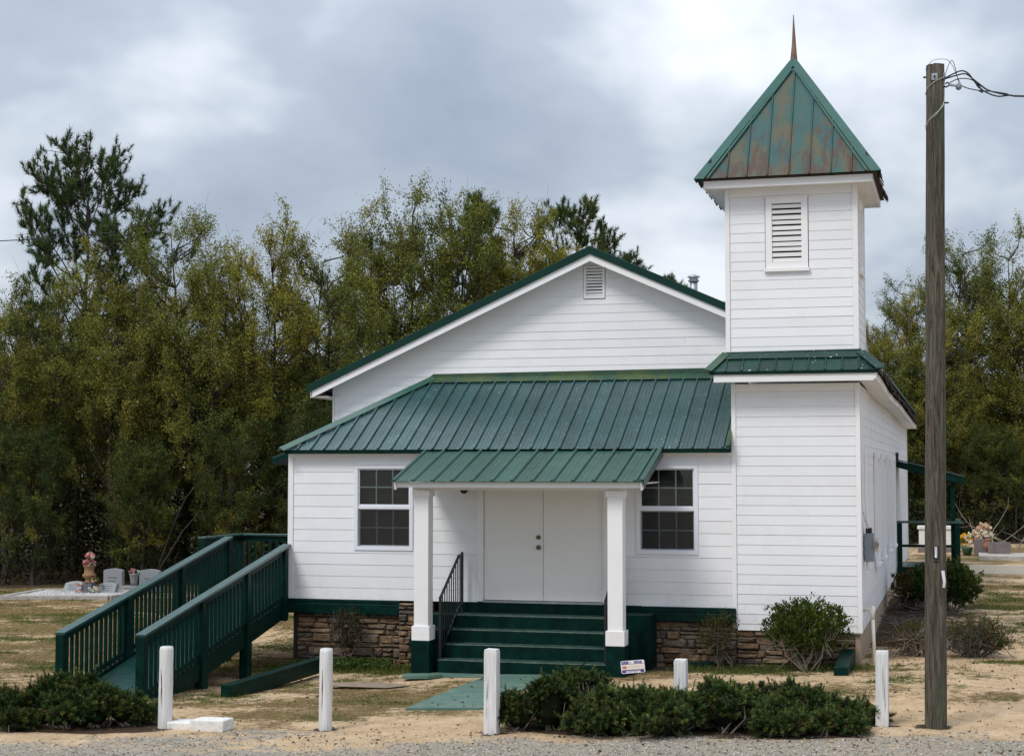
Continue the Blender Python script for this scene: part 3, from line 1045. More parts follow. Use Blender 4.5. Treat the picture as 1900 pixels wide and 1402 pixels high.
# skirt roof across the tower front
skirt = part('skirt_roof', MB().prism([(2.66, -.36, 4.46), (5.12, -.36, 4.46), (4.84, -.03, 4.70), (2.86, -.03, 4.70)], (0, .01, -.02)), 'dark', church)
L2, mf2 = slope_map(-.385, 4.470, -.03, 4.745)
u = 2.64
while u < 5.13:
    u1 = min(u + .243, 5.15)
    sheet(skirt, 'roof_panel', u, u1, L2, mf2, 'skirt', .024, .034, clips=[(-L2 / .24, 1, -L2 / .24 * 2.63), (L2 / .33, 1, L2 / .33 * 5.17)], smax=lambda uu: min((uu - 2.63) * L2 / .24, (5.17 - uu) * L2 / .33), minor=False)
    u = u1
part('skirt_flashing', MB().prism([(2.83, -.036, 4.655), (4.86, -.036, 4.665), (4.86, -.036, 4.80), (2.86, -.036, 4.785)], (0, .006, 0)), 'skirt', skirt)
part('skirt_cap', MB().prism([mf2(2.76, L2 - .15, .03), mf2(4.98, L2 - .15, .03), mf2(4.86, L2 - .005, .03), mf2(2.84, L2 - .005, .03)], (0, 0, -.004)), 'skirt', skirt)
hp = MB(); hp.beam(mf2(2.64, 0, .03), mf2(2.87, L2, .03), .13, .012, (0, -.5, .8))
part('hip_cap', hp, 'flash', skirt)
hp = MB(); hp.beam(mf2(5.16, 0, .028), mf2(4.85, L2, .028), .16, .014, (.2, -.5, .8))
part('hip_cap', hp, 'skirt', skirt)
part('eave_trim', MB().box(2.66, 5.13, -.385, -.362, 4.425, 4.47), 'green', skirt)
part('skirt_fascia', MB().box(2.72, 5.058, -.36, -.335, 4.315, 4.435), 'trim', skirt)
part('skirt_soffit', MB().box(2.73, 5.057, -.333, -.03, 4.325, 4.337), 'trim', skirt)
part('skirt_return', MB().box(2.72, 2.745, -.334, -.03, 4.315, 4.435), 'trim', skirt)

# spire
sx, sy, sh = 3.825, .955, 1.325
bz, az = 7.365, 9.45
spire = part('spire', MB().add([(sx - sh + .02, sy - sh + .02, bz), (sx + sh - .02, sy - sh + .02, bz), (sx + sh - .02, sy + sh - .02, bz), (sx - sh + .02, sy + sh - .02, bz), (sx, sy, az - .03)],
                               [(0, 1, 2, 3), (0, 1, 4), (1, 2, 4), (2, 3, 4), (3, 0, 4)]), 'shingle', church)
L3, mf3 = slope_map(sy - sh - .02, bz + .01, sy, az)
seams = [sx - sh, 2.93, 3.225, 3.53, 3.845, 4.15, 4.46, 4.76, sx + sh]
sl3 = L3 / (sh + .01)
for i in range(8):
    a, b = seams[i], seams[i + 1]
    sheet(spire, 'spire_panel', a, b, L3, mf3, 'spire', .030, .026, clips=[(-sl3, 1, -sl3 * (sx - sh)), (sl3, 1, sl3 * (sx + sh))],
          smax=lambda uu: min((uu - sx + sh) * sl3, (sx + sh - uu) * sl3), minor=False)
for s in (-1, 1):
    hp = MB()
    hp.prism([mf3(sx + s * (sh + .05), -.02, .035), mf3(sx + s * (sh - .10), -.02, .03), mf3(sx + s * .0, L3 - .18, .03), mf3(sx, L3 + .04, .035)], lambda p: (p[0], p[1], p[2] - .006))
    hp.prism([mf3(sx + s * (sh + .05), -.02, .035), mf3(sx, L3 + .04, .035), (sx, sy + .1, az - .1), (sx + s * (sh + .04), sy - sh + .14, bz - .02)], lambda p: (p[0], p[1] + .004, p[2] - .006))
    part('hip_cap', hp, 'spirecap', spire)
    hp = MB()
    hp.beam(mf3(sx + s * (sh - .16), -.01, .036), mf3(sx + s * .02, L3 - .26, .036), .03, .014, (0, -.8, .5))
    part('hip_seam', hp, 'spirecap', spire)
mh = MB()
for side in (0, 1):
    q = sy - sh + .1
    while q < sy + sh:
        w = rnd.uniform(.12, .22)
        x_ = sx + sh + rnd.uniform(-.02, .06) if side == 0 else sx - sh - rnd.uniform(0, .03)
        s = 1 if side == 0 else -1
        mh.prism([(x_ - s * .2, q, bz + .30), (x_, q, bz - .03 + rnd.uniform(-.03, .02)), (x_, q + w, bz - .03 + rnd.uniform(-.03, .02)), (x_ - s * .2, q + w, bz + .30)], (0, 0, .035))
        q += w
o = part('shingle_edge', mh, 'shingle', spire); o['kind'] = 'stuff'
o = ringrects(sx - 1.245, sx + 1.245, sy - 1.245, sy + 1.245, .03)
mb = MB()
for (a, b, c, d) in o: mb.box(a, b, c, d, bz - .125, bz - .012)
part('spire_fascia', mb, 'trim', spire)
mb = MB().box(sx - 1.21, sx + 1.21, sy - 1.21, sy + 1.21, bz - .105, bz - .09)
part('spire_soffit', mb, 'trim', spire)
mb = MB()
mb.tube([(sx, sy, az - .05), (sx + .005, sy, az + .25), (sx + .002, sy, az + .7)], [.062, .034, .006], 6)
part('finial', mb, 'finial', spire)

# louvres
def louvre(u0, u1, z0, z1, mf, n, fw_, m='trim', proud=.03, name='louvre', sill=True):
    rects = ringrects(u0, u1, z0, z1, fw_)
    fr = part(name, bars(mf, rects, -.10, proud), m, church, bevel=.002)
    part('backing', bars(mf, [(u0 + .01, u1 - .01, z0 + .01, z1 - .01)], -.16, -.12), 'dark', fr)
    a0, a1, b0, b1 = u0 + fw_, u1 - fw_, z0 + fw_, z1 - fw_
    st = (b1 - b0) / n
    for i in range(n):
        zz = b0 + st * i
        j = rnd.uniform(-.006, .006)
        mb = MB()
        pr = [(-.085, zz + st * .98 + j), (-.085, zz + st * .90 + j), (.004, zz + st * .06 - j), (.008, zz + st * .74 - j * .5)]
        mb.prism([mf(a0 - .003, v, d) for d, v in pr], lambda p, mf=mf: tuple(x + y for x, y in zip(p, tuple(q - w for q, w in zip(mf(a1 - a0 + .006, 0, 0), mf(0, 0, 0))))))
        part('slat', mb, m, fr)
    if sill:
        part('sill', bars(mf, [(u0 - .02, u1 + .02, z0 - .045, z0 + .004)], -.02, .06), m, fr)
        part('head_drip', bars(mf, [(u0 - .03, u1 + .03, z1 - .004, z1 + .018)], -.02, .045), m, fr)
    return fr

louvre(3.47, 4.10, 6.03, 7.11, FRONT(0), 11, .095)
louvre(.67, 1.29, 6.03, 7.11, RIGHT(4.80), 11, .095)
louvre(.20, .56, 5.88, 6.43, FRONT(GAB), 9, .04, 'trim', .022, 'gable_vent', False)

# windows
def screen_mat():
    m = bpy.data.materials.new('insect_screen'); m.use_nodes = True
    nt = m.node_tree; nt.nodes.clear()
    out = nd(nt, 'ShaderNodeOutputMaterial')
    tr = nd(nt, 'ShaderNodeBsdfTransparent'); df = nd(nt, 'ShaderNodeBsdfDiffuse'); df.inputs[0].default_value = (.055, .055, .055, 1)
    mx = nd(nt, 'ShaderNodeMixShader'); mx.inputs[0].default_value = .22
    nt.links.new(tr.outputs[0], mx.inputs[1]); nt.links.new(df.outputs[0], mx.inputs[2]); nt.links.new(mx.outputs[0], out.inputs[0])
    return m

M['mesh'] = screen_mat()

def window(u0, u1, z0, z1, mf):
    w = part('window', bars(mf, ringrects(u0 - .02, u1 + .02, z0 - .02, z1 + .02, .062), -.09, .024), 'vinyl', church, bevel=.003)
    part('drip_edge', bars(mf, [(u0 - .03, u1 + .03, z1 + .0205, z1 + .032)], -.01, .036), 'vinyl', w)
    a0, a1, b0, b1 = u0 + .042, u1 - .042, z0 + .042, z1 - .042
    mid = (b0 + b1) / 2
    part('meeting_rail', bars(mf, [(a0, a1, mid - .022, mid + .03)], -.07, .004), 'vinyl', w)
    for (c0, c1, d) in ((b0, mid - .022, -.050), (mid + .03, b1, -.022)):
        part('sash', bars(mf, ringrects(a0, a1, c0, c1, .020), d - .02, d + .012), 'vinyl', w)
        p0, p1, q0, q1 = a0 + .02, a1 - .02, c0 + .02, c1 - .02
        pw = (p1 - p0) / 3; ph = (q1 - q0) / 2
        for i in range(3):
            for j in range(2):
                part('pane', bars(mf, [(p0 + pw * i + .001, p0 + pw * (i + 1) - .001, q0 + ph * j + .001, q0 + ph * (j + 1) - .001)], d - .003, d), 'glass', w)
        mr = [(p0 + pw * i - .011, p0 + pw * i + .011, q0, q1) for i in (1, 2)]
        hr = [(p0, p1, q0 + ph - .011, q0 + ph + .011)]
        part('muntin', bars(mf, mr, d - .016, d - .006), 'vinyl', w)
        part('muntin', bars(mf, hr, d - .017, d - .0065), 'vinyl', w)
    part('insect_screen', bars(mf, [(a0 + .005, a1 - .005, b0 + .004, mid - .024)], -.022, -.021), 'mesh', w)
    mb = MB()
    n = 46
    for i in range(n):
        zz = b0 + (b1 - b0) * (i + .5) / n
        hgt = (b1 - b0) / n * .40
        mb.prism([mf(a0, zz - hgt, -.115), mf(a1, zz - hgt, -.115), mf(a1, zz + hgt, -.132), mf(a0, zz + hgt, -.132)], lambda p: (p[0], p[1] + .002, p[2]))
    part('blind', mb, 'screen', w)
    return w

window(*LW, FRONT(0))
window(*RW, FRONT(0))
# added dark box behind the panes; its black stands for indoor shade
mb = MB()
mb.box(-4.15, 2.9, .5, .52, .9, 3.3); mb.box(-4.15, 2.9, .14, .5, .88, .9); mb.box(-4.15, 2.9, .14, .5, 3.3, 3.32)
part('shade_backing', mb, 'dark', church)

for (y0, y1, z0, z1) in SIDEW:
    mf = RIGHT(4.80)
    w = part('side_window', bars(mf, ringrects(y0, y1, z0, z1, .11), .018, .075), 'trim', church)
    part('sill', bars(mf, [(y0 - .03, y1 + .03, z0 - .05, z0 - .002)], .018, .10), 'trim', w)

# double door
dm = FRONT(0)
frm = part('door_frame', bars(dm, [(-1.058, -.962, .965, 3.158), (.952, 1.048, .965, 3.158), (-.9615, .9515, 3.05, 3.158)], -.05, .024), 'trim', church, bevel=.003)
part('threshold', bars(dm, [(-.961, .951, .955, .985)], -.06, .05), 'galv', frm)
for (a, b) in ((-.955, -.003), (.003, .945)):
    dr = part('door', bars(dm, [(a, b, .992, 3.045)], -.05, -.012), 'door', church, bevel=.003)
    if a < -.5:
        for zz, rr in ((1.97, .034), (1.815, .036)):
            mb = MB().tube([(-.075, .014, zz), (-.075, -.002, zz), (-.075, -.004, zz)], [rr, rr, rr * .8], 14)
            mb.tube([(-.075, -.004, zz), (-.075, -.03, zz), (-.075, -.05, zz), (-.075, -.058, zz)], [rr * .35, rr * .4, rr * .8, rr * .5], 14)
            part('door_knob', mb, 'brass', dr, smooth=True)
    else:
        part('astragal', bars(dm, [(.006, .03, .995, 3.04)], -.012, -.003), 'door', dr)
        part('door_edge_strip', bars(dm, [(.86, .93, 1.02, 3.02)], -.012, -.0095), 'door', dr)

# sill band and stone foundation
part('sill_band', MB().box(-4.30, -2.33, -.075, .0, .72, .885), 'green', church, bevel=.01)
part('sill_cap', MB().box(-4.305, -2.33, -.060, .0, .888, .948), 'green', church, bevel=.008)
part('sill_band', MB().box(1.62, 2.985, -.075, .0, .735, .865), 'green', church, bevel=.01)
part('sill_cap', MB().box(1.55, 2.985, -.060, .0, .868, .948), 'green', church, bevel=.008)

def stones(x0, x1, z0, z1, yf, seed, rowh=(.065, .15), wid=(.16, .50), name='foundation'):
    r = random.Random(seed)
    back = part(name, MB().box(x0 + .01, x1 - .01, yf + .03, yf + .16, z0, z1 - .006), 'mortar', church)
    z = z0
    while z < z1 - .02:
        h = min(r.uniform(*rowh), z1 - z)
        if z1 - z - h < .035: h = z1 - z
        x = x0
        while x < x1 - .01:
            w = min(r.uniform(*wid) * (1.0 if h < .09 else .75), x1 - x)
            if x1 - x - w < .07: w = x1 - x
            subs = [(z, z + h)]
            if h > .10 and r.random() < .3:
                m_ = z + h * r.uniform(.4, .6); subs = [(z, m_), (m_, z + h)]
            for (c, d) in subs:
                g = .007
                c += r.uniform(-.010, .010); d += r.uniform(-.010, .010)
                fy = yf - r.uniform(-.004, .045)
                j = lambda s=.008: r.uniform(-s, s) * 1.5
                a0, a1, b0, b1 = x + g, x + w - g, c + g, d - g
                bk = [(a0, yf + .06, b0), (a1, yf + .06, b0), (a1, yf + .06, b1), (a0, yf + .06, b1)]
                md = [(a0 + j(), yf + .008, b0 + j(.005)), ((a0 + a1) / 2 + j(.03), yf + .004, b0 + j(.006)), (a1 + j(), yf + .008, b0 + j(.005)), (a1 + j(), yf + .008, b1 + j(.005)), ((a0 + a1) / 2 + j(.03), yf + .004, b1 + j(.006)), (a0 + j(), yf + .008, b1 + j(.005))]
                i_ = min(.018, (d - c) * .22)
                fr = [(a0 + i_ + abs(j(.02)), fy + j(.008), b0 + i_), ((a0 + a1) / 2 + j(.03), fy + j(.012), b0 + i_ * .8), (a1 - i_ - abs(j(.02)), fy + j(.008), b0 + i_), (a1 - i_, fy + j(.008), b1 - i_), ((a0 + a1) / 2 + j(.03), fy + j(.012), b1 - i_ * .8), (a0 + i_, fy + j(.008), b1 - i_)]
                V = bk + md + fr
                F = [(0, 1, 6, 5, 4), (1, 2, 7, 6), (2, 3, 9, 8, 7), (3, 0, 4, 9)]
                for q in range(6):
                    F.append((4 + q, 4 + (q + 1) % 6, 10 + (q + 1) % 6, 10 + q))
                F += [(10, 11, 14, 15), (11, 12, 13, 14)]
                part('stone', MB().add(V, F), 'stone', back)
            x += w
        z += h
    return back

stones(-4.10, -2.33, -.25, .715, .02, 3)
stones(-2.33, -1.76, -.22, .915, -.10, 4, (.055, .13), (.12, .36), 'stone_pier')
stones(1.60, 2.985, -.02, .73, .02, 5)
stones(2.985, 4.72, .0, .615, .035, 6)
part('foundation_return', MB().box(4.72, 4.79, .06, 21.9, -.2, .60), simple('tan_plaster', (.36, .27, .19), .9, var=.25), church)
part('foundation_left', MB().box(-4.2, -4.1, .1, 21.9, -.3, .94), 'mortar', church)

# entrance canopy
PX0, PX1 = -1.90, 1.90
porch = part('porch_beam', MB().box(-1.66, 1.56, -1.40, -1.22, 2.715, 2.80), 'trim', church, bevel=.004)
L4, mf4 = slope_map(-1.66, 2.845, -.172, 3.30)
u = PX0
while u < PX1 - .02:
    u1 = min(u + .304, PX1)
    sheet(porch, 'canopy_panel', u, u1, L4, mf4, 'porch', .034, .07, overhang=.02, last=u1 > PX1 - .03)
    u = u1
mb = MB()
mb.prism([mf4(PX1 + .004, -.02, .04), mf4(PX1 + .004, L4 + .02, .04), mf4(PX1 + .004, L4 + .02, -.09), mf4(PX1 + .004, -.02, -.09)], (.006, 0, 0))
mb.prism([mf4(PX1 - .06, -.02, .041), mf4(PX1 + .01, -.02, .041), mf4(PX1 + .01, L4, .041), mf4(PX1 - .06, L4, .041)], (0, 0, -.004))
part('canopy_rake_trim', mb, 'porch', porch)
part('canopy_rake_board', MB().prism([mf4(PX1 - .05, .0, -.012), mf4(PX1 - .05, L4, -.012), mf4(PX1 - .05, L4, -.13), mf4(PX1 - .05, .0, -.13)], (.03, 0, 0)), 'trim', porch)
part('canopy_fascia', MB().box(-1.86, 1.84, -1.60, -1.575, 2.755, 2.835), 'trim', porch)
part('canopy_ceiling', MB().prism([(-1.84, -1.57, 2.80), (1.83, -1.57, 2.80), (1.83, -.04, 2.82), (-1.84, -.04, 2.82)], (0, 0, .015)), 'trim', porch)
part('canopy_rake_board', MB().prism([mf4(PX0 + .03, .0, -.012), mf4(PX0 + .03, L4, -.012), mf4(PX0 + .03, L4, -.13), mf4(PX0 + .03, .0, -.13)], (.03, 0, 0)), 'trim', porch)
part('canopy_ledger', MB().box(-1.80, 1.85, -.172, -.14, 3.262, 3.335), 'skirt', porch)
for cx in (-1.515, 1.43):
    po = part('porch_post', MB().box(cx - .112, cx + .112, -1.412, -1.188, .50, 2.70), 'trim', church, bevel=.006)
    part('plinth', MB().box(cx - .14, cx + .14, -1.44, -1.16, .485, .70), 'trim', po, bevel=.006)
    part('capital', MB().box(cx - .135, cx + .135, -1.435, -1.165, 2.62, 2.712), 'trim', po, bevel=.004)
# flue on the far slope
fl = thing('flue_pipe', (1.42, 6.0, 6.2), 'galvanised flue pipe with rain cap on the roof beside the belfry', 'flue')
part('pipe', MB().tube([(1.42, 6, 6.15), (1.42, 6, 6.60)], .075, 14), 'galv', fl, smooth=True)
part('rain_cap', MB().lathe((1.42, 6, 6.58), [(.10, 0), (.105, .03), (.085, .035), (.085, .08), (.125, .085), (.11, .11), (.02, .14)], 14), 'galv', fl)

# ================================================================== front steps
st = thing('front_steps', (0, -.7, 0), 'dark green painted masonry steps rising to the double door', 'steps')
lv = [(-1.31, .205), (-1.02, .405), (-.74, .60), (-.46, .795)]
for i, (yy, zt) in enumerate(lv):
    y1 = lv[i + 1][0] if i < 3 else -.02
    o = part('step', MB().box(-1.29, 1.27, yy, y1 + (.0 if i == 3 else .02), -.2 if i == 0 else lv[i - 1][1] - .03, zt - .022), 'steps', st, bevel=.008)
    part('tread', MB().box(-1.292, 1.272, yy - .008, y1, zt - .021, zt), 'tread', o, bevel=.009)
part('door_riser', MB().box(-1.62, 1.55, -.045, .0, .60, .954), 'steps', st, bevel=.006)
mb = [(-1.66, -1.372, -1.45, -1.15, -.2, .484), (1.292, 1.575, -1.45, -1.15, -.2, .484)]
for b in mb:
    o = part('pedestal', MB().box(*b), 'steps', st, bevel=.008)
    part('mortar_joint', MB().box(b[0] - .0015, b[1] + .0015, b[2] - .0015, b[3], .235, .243), 'green', o)
part('cheek_wall', MB().box(-1.62, -1.292, -1.148, -.52, -.2, .62), 'steps', st, bevel=.01)
part('cheek_wall', MB().box(1.272, 1.66, -1.148, -.60, -.2, .60), 'steps', st, bevel=.01)
part('cheek_block', MB().box(-1.75, -1.292, -.518, -.02, -.2, .80), 'steps', st, bevel=.01)
part('cheek_block', MB().box(1.272, 1.78, -.598, -.02, -.2, .86), 'steps', st, bevel=.012)
part('paving', MB().box(-1.45, 1.1, -1.60, -1.312, -.15, .012), 'path', st, bevel=.006)
tag(part('loose_slab', MB().prism([(-1.62, -1.95, -.02), (-1.25, -1.85, -.02), (-1.12, -1.62, -.02), (-1.35, -1.55, -.02), (-1.68, -1.68, -.02)], (0, 0, .05)), 'path', bevel=.006), 'small green painted paving slab at the foot of the left porch post', 'slab')


def handrail(x, label):
    h = thing('handrail', (x, -.7, .4), label, 'handrail', 'iron rails of the front steps')
    ya, yb = -1.24, -.14
    part('post', MB().box(x - .018, x + .018, ya - .018, ya + .018, .03, 1.12), 'iron', h)
    part('post', MB().box(x - .018, x + .018, yb - .018, yb + .018, .795, 1.735), 'iron', h)
    m_ = MB(); m_.beam((x, ya, 1.105), (x, yb - .17, 1.685), .036, .022); m_.beam((x, yb - .175, 1.69), (x, yb, 1.695), .036, .022)
    part('top_rail', m_, 'iron', h)
    m_ = MB(); m_.beam((x, ya, .30), (x, yb - .17, .90), .030, .02); m_.beam((x, yb - .17, .905), (x, yb, .91), .03, .02)
    part('bottom_rail', m_, 'iron', h)
    m_ = MB().box(-.007, .007, -.007, .007, 0, .79)
    first = None
    for i in range(9):
        t = (i + 1) / 10.0
        yy = ya + (yb - ya) * t
        zz = .30 + .60 * min(1, (yy - ya) / (yb - .17 - ya))
        if first is None:
            me = bpy.data.meshes.new('baluster'); me.from_pydata(m_.v, [], m_.f)
            first = link_mesh('baluster', me, M['iron'], h)
        o = first if i == 0 else clone(first, parent=h)
        o.location = (0, yy + .7, zz - .4)
    return h


handrail(-1.27, 'black iron handrail on the left side of the green steps')
handrail(1.25, 'black iron handrail on the right side of the steps, behind the porch post')

# ================================================================== wheelchair ramp
ramp_t = thing('wheelchair_ramp', (-4.9, -2.5, 0), 'long dark green wooden ramp with baluster railings along the left wall', 'ramp')


def zd(y): return min(-.05 + .187 * (y + 5.1), .98)


def xn(y): return -4.13 - .028 * (y + 5.1)       # near rail line
def xf(y): return -5.31 - .040 * (y + 5.1)       # far rail line


YT = .42
n = 36
for i in range(n):
    ya = -5.15 + (YT + 5.15) * i / n; yb = -5.15 + (YT + 5.15) * (i + 1) / n - .008
    p = [(xf(ya) + .05, ya, zd(ya)), (xn(ya) - .05, ya, zd(ya)), (xn(yb) - .05, yb, zd(yb)), (xf(yb) + .05, yb, zd(yb))]
    part('deck_board', MB().prism(p, (0, 0, -.035)), 'rail_top', ramp_t)
for i in range(10):
    ya = YT + i * .15
    part('deck_board', MB().box(-6.0, -4.30, ya, ya + .143, .945, .98), 'rail_top', ramp_t)
for fx in (xn, xf):
    s = .0 if fx is xn else -.0
    m_ = MB()
    a = (fx(-5.1), -5.1, zd(-5.1) - .10); b = (fx(YT), YT, zd(YT) - .10)
    if fx is xn: b = (fx(.0), .0, zd(0) - .10)
    m_.beam(a, b, .045, .26)
    part('stringer', m_, 'green', ramp_t)
m_ = MB(); m_.box(-6.02, -5.975, YT, 1.95, .72, .94); m_.box(-6.0, -4.3, 1.92, 1.965, .72, .94); m_.box(-6.0, -5.55, YT - .02, YT + .02, .72, .94)
part('landing_beam', m_, 'green', ramp_t)
bal = bpy.data.meshes.new('baluster')
m_ = MB().box(-.019, .019, -.019, .019, -.02, .82)
bal.from_pydata(m_.v, [], m_.f); bal.materials.append(M['green'])


def baluster(x, y, z):
    o = link_mesh('baluster', bal, None, ramp_t)
    o.location = (x + 4.9, y + 2.5, z)


def rail_run(p, q, posts, cap_ext=(.06, .06)):
    """p, q at deck height"""
    p = Vector(p); q = Vector(q)
    d = (q - p); L = d.length; dn = d.normalized()
    up = Vector((0, 0, 1))
    m_ = MB(); m_.beam(p + up * .90 - dn * cap_ext[0], q + up * .90 + dn * cap_ext[1], .145, .036)
    part('cap_rail', m_, 'rail_top', ramp_t, bevel=.004)
    m_ = MB(); m_.beam(p + up * .832, q + up * .832, .04, .088)
    part('upper_rail', m_, 'green', ramp_t)
    m_ = MB(); m_.beam(p + up * .10, q + up * .10, .04, .075)
    part('lower_rail', m_, 'green', ramp_t)
    k = int(L / .138)
    for i in range(1, k):
        c = p + d * (i / k)
        baluster(c.x, c.y, c.z + .06)
    for t, zb in posts:
        c = p + d * t
        part('post', MB().box(c.x - .06, c.x + .06, c.y - .06, c.y + .06, min(zb, c.z - .1), c.z + .87), 'green', ramp_t, bevel=.004)


rail_run((xn(-5.08), -5.08, zd(-5.08)), (xn(-.06), -.06, zd(-.06)), [(0, -.3), (.36, -.3), (.68, -.3), (.98, .6)])
rail_run((xf(-5.08), -5.08, zd(-5.08)), (xf(YT), YT, zd(YT)), [(0, -.3), (.34, -.3), (.67, -.3), (1.0, -.3)])
rail_run((-6.0, 1.94, .98), (-4.34, 1.94, .98), [(0, -.3), (1, -.3)])
rail_run((-6.0, YT + .05, .98), (-6.0, 1.86, .98), [(0, -.3)])
for (x, y) in ((-4.28, -1.55), (-5.45, -1.6), (-4.2, -3.2), (-5.4, -3.2)):
    part('support_post', MB().box(x - .07, x + .07, y - .07, y + .07, -.35, zd(y) - .03), 'green', ramp_t)
cn = thing('side_canopy', (-4.6, 1.4, 3.2), 'thin green canopy edge showing past the left wall corner under the eave', 'canopy')
part('roof_board', MB().prism([(-4.27, .9, 3.44), (-4.95, .9, 3.20), (-4.95, 2.0, 3.20), (-4.27, 2.0, 3.44)], (0, 0, .03)), 'skirt', cn)
part('fascia', MB().box(-4.96, -4.94, .9, 2.0, 3.10, 3.22), 'green', cn)
part('fascia', MB().prism([(-4.27, .895, 3.35), (-4.95, .895, 3.11), (-4.95, .895, 3.20), (-4.27, .895, 3.44)], (0, -.02, 0)), 'green', cn)

# ================================================================== side porch on the right wall
sp_ = thing('side_porch', (5.5, 14.5, .4), 'dark green side porch with railing seen past the right wall behind the utility pole', 'porch')
Y0, Y1 = 14.0, 16.2
for i in range(8):
    part('deck_board', MB().box(4.84 + i * .176, 4.84 + i * .176 + .17, Y0, Y1, .77, .80), 'rail_top', sp_)
part('skirt_board', MB().box(4.84, 6.26, Y0 - .04, Y0, .25, .80), 'green', sp_)
for x in (4.88, 6.17):
    part('rail_post', MB().box(x - .055, x + .055, Y0 + .01, Y0 + .12, .2, 1.80), 'green', sp_)
part('roof_post', MB().box(6.02, 6.12, Y0 + .15, Y0 + .25, .2, 2.80), 'green', sp_)
part('roof_post', MB().box(6.02, 6.12, Y1 - .2, Y1 - .1, .2, 2.80), 'green', sp_)
part('top_rail', MB().box(4.82, 6.30, Y0 - .02, Y0 + .14, 1.80, 1.85), 'rail_top', sp_)
part('middle_rail', MB().box(4.93, 6.12, Y0 + .03, Y0 + .09, 1.25, 1.31), 'green', sp_)
part('side_rail', MB().box(6.12, 6.24, Y0 + .15, Y1, 1.80, 1.85), 'rail_top', sp_)
m_ = MB(); m_.prism([(4.82, Y0, 3.08), (6.30, Y0, 2.70), (6.34, Y0, 2.84), (4.82, Y0, 3.24)], (0, .04, 0))
part('roof_fascia', m_, 'green', sp_)
part('roof_sheet', MB().prism([(4.82, Y0 - .03, 3.25), (6.36, Y0 - .03, 2.85), (6.36, Y1, 2.85), (4.82, Y1, 3.25)], (0, 0, .02)), 'skirt', sp_)
part('wall_bracket', MB().box(4.815, 4.88, Y0 - .05, Y0 + .05, 3.2, 3.42), 'black', sp_)
part('door_casing', MB().box(4.812, 4.86, Y0 + .3, Y0 + .42, .8, 3.0), 'trim', sp_)

# ================================================================== fittings on the church
em = thing('electric_meter', (4.9, 1.0, 1.6), 'grey electric meter box with conduit on the right side wall', 'meter box')
part('box', MB().box(4.822, 4.955, .85, 1.15, 1.62, 2.05), 'greybox', em, bevel=.008)
part('weatherhead', MB().box(4.84, 4.93, .92, 1.06, 2.052, 2.13), 'black', em, bevel=.01)
part('conduit', MB().tube([(4.885, 1.0, 2.12), (4.86, 1.0, 2.3), (4.845, 1.0, 2.6), (4.845, 1.0, 3.36)], .019, 8), 'trim', em)
part('conduit', MB().tube([(4.835, .15, 4.2), (4.835, .16, 3.2), (4.84, .25, 2.4), (4.87, .9, 2.13)], .014, 8), 'trim', em)
part('meter_dial', MB().tube([(4.99, .90, 1.88), (4.99, .82, 1.88)], [.05, .045], 14), simple('meter_glass', (.28, .22, .20), .2), em)
part('meter_base', MB().box(4.957, 5.03, .92, 1.1, 1.77, 1.99), 'pvc', em, bevel=.006)
part('lower_conduit', MB().tube([(4.86, .95, 1.62), (4.86, .95, 1.5), (4.92, .95, 1.49), (4.96, .95, 1.52)], .02, 8), 'trim', em)
pp = thing('drain_pipe', (4.97, .3, .2), 'white plastic drain pipe standing by the tower corner', 'pipe')
part('riser', MB().tube([(4.985, .28, .02), (4.975, .29, .45), (4.965, .3, .80)], .026, 10), 'pvc', pp, smooth=True)
part('elbow', MB().tube([(4.965, .3, .80), (4.955, .3, .88), (4.925, .3, .945), (4.885, .3, .95), (4.825, .3, .93)], .024, 10), 'pvc', pp, smooth=True)
part('stub', MB().tube([(4.965, .31, .80), (4.966, .31, 1.0)], .03, 10), 'pvc', pp, smooth=True)
dl = thing('porch_light', (-1.24, -.15, 2.8), 'small black dome light under the porch canopy', 'light')
part('bracket', MB().box(-1.275, -1.205, -.14, -.02, 2.74, 2.80), 'black', dl)
part('dome', MB().lathe((-1.24, -.15, 2.64), [(.012, 0), (.045, .015), (.06, .05), (.06, .1), (.05, .115)], 16), 'black', dl, smooth=True)

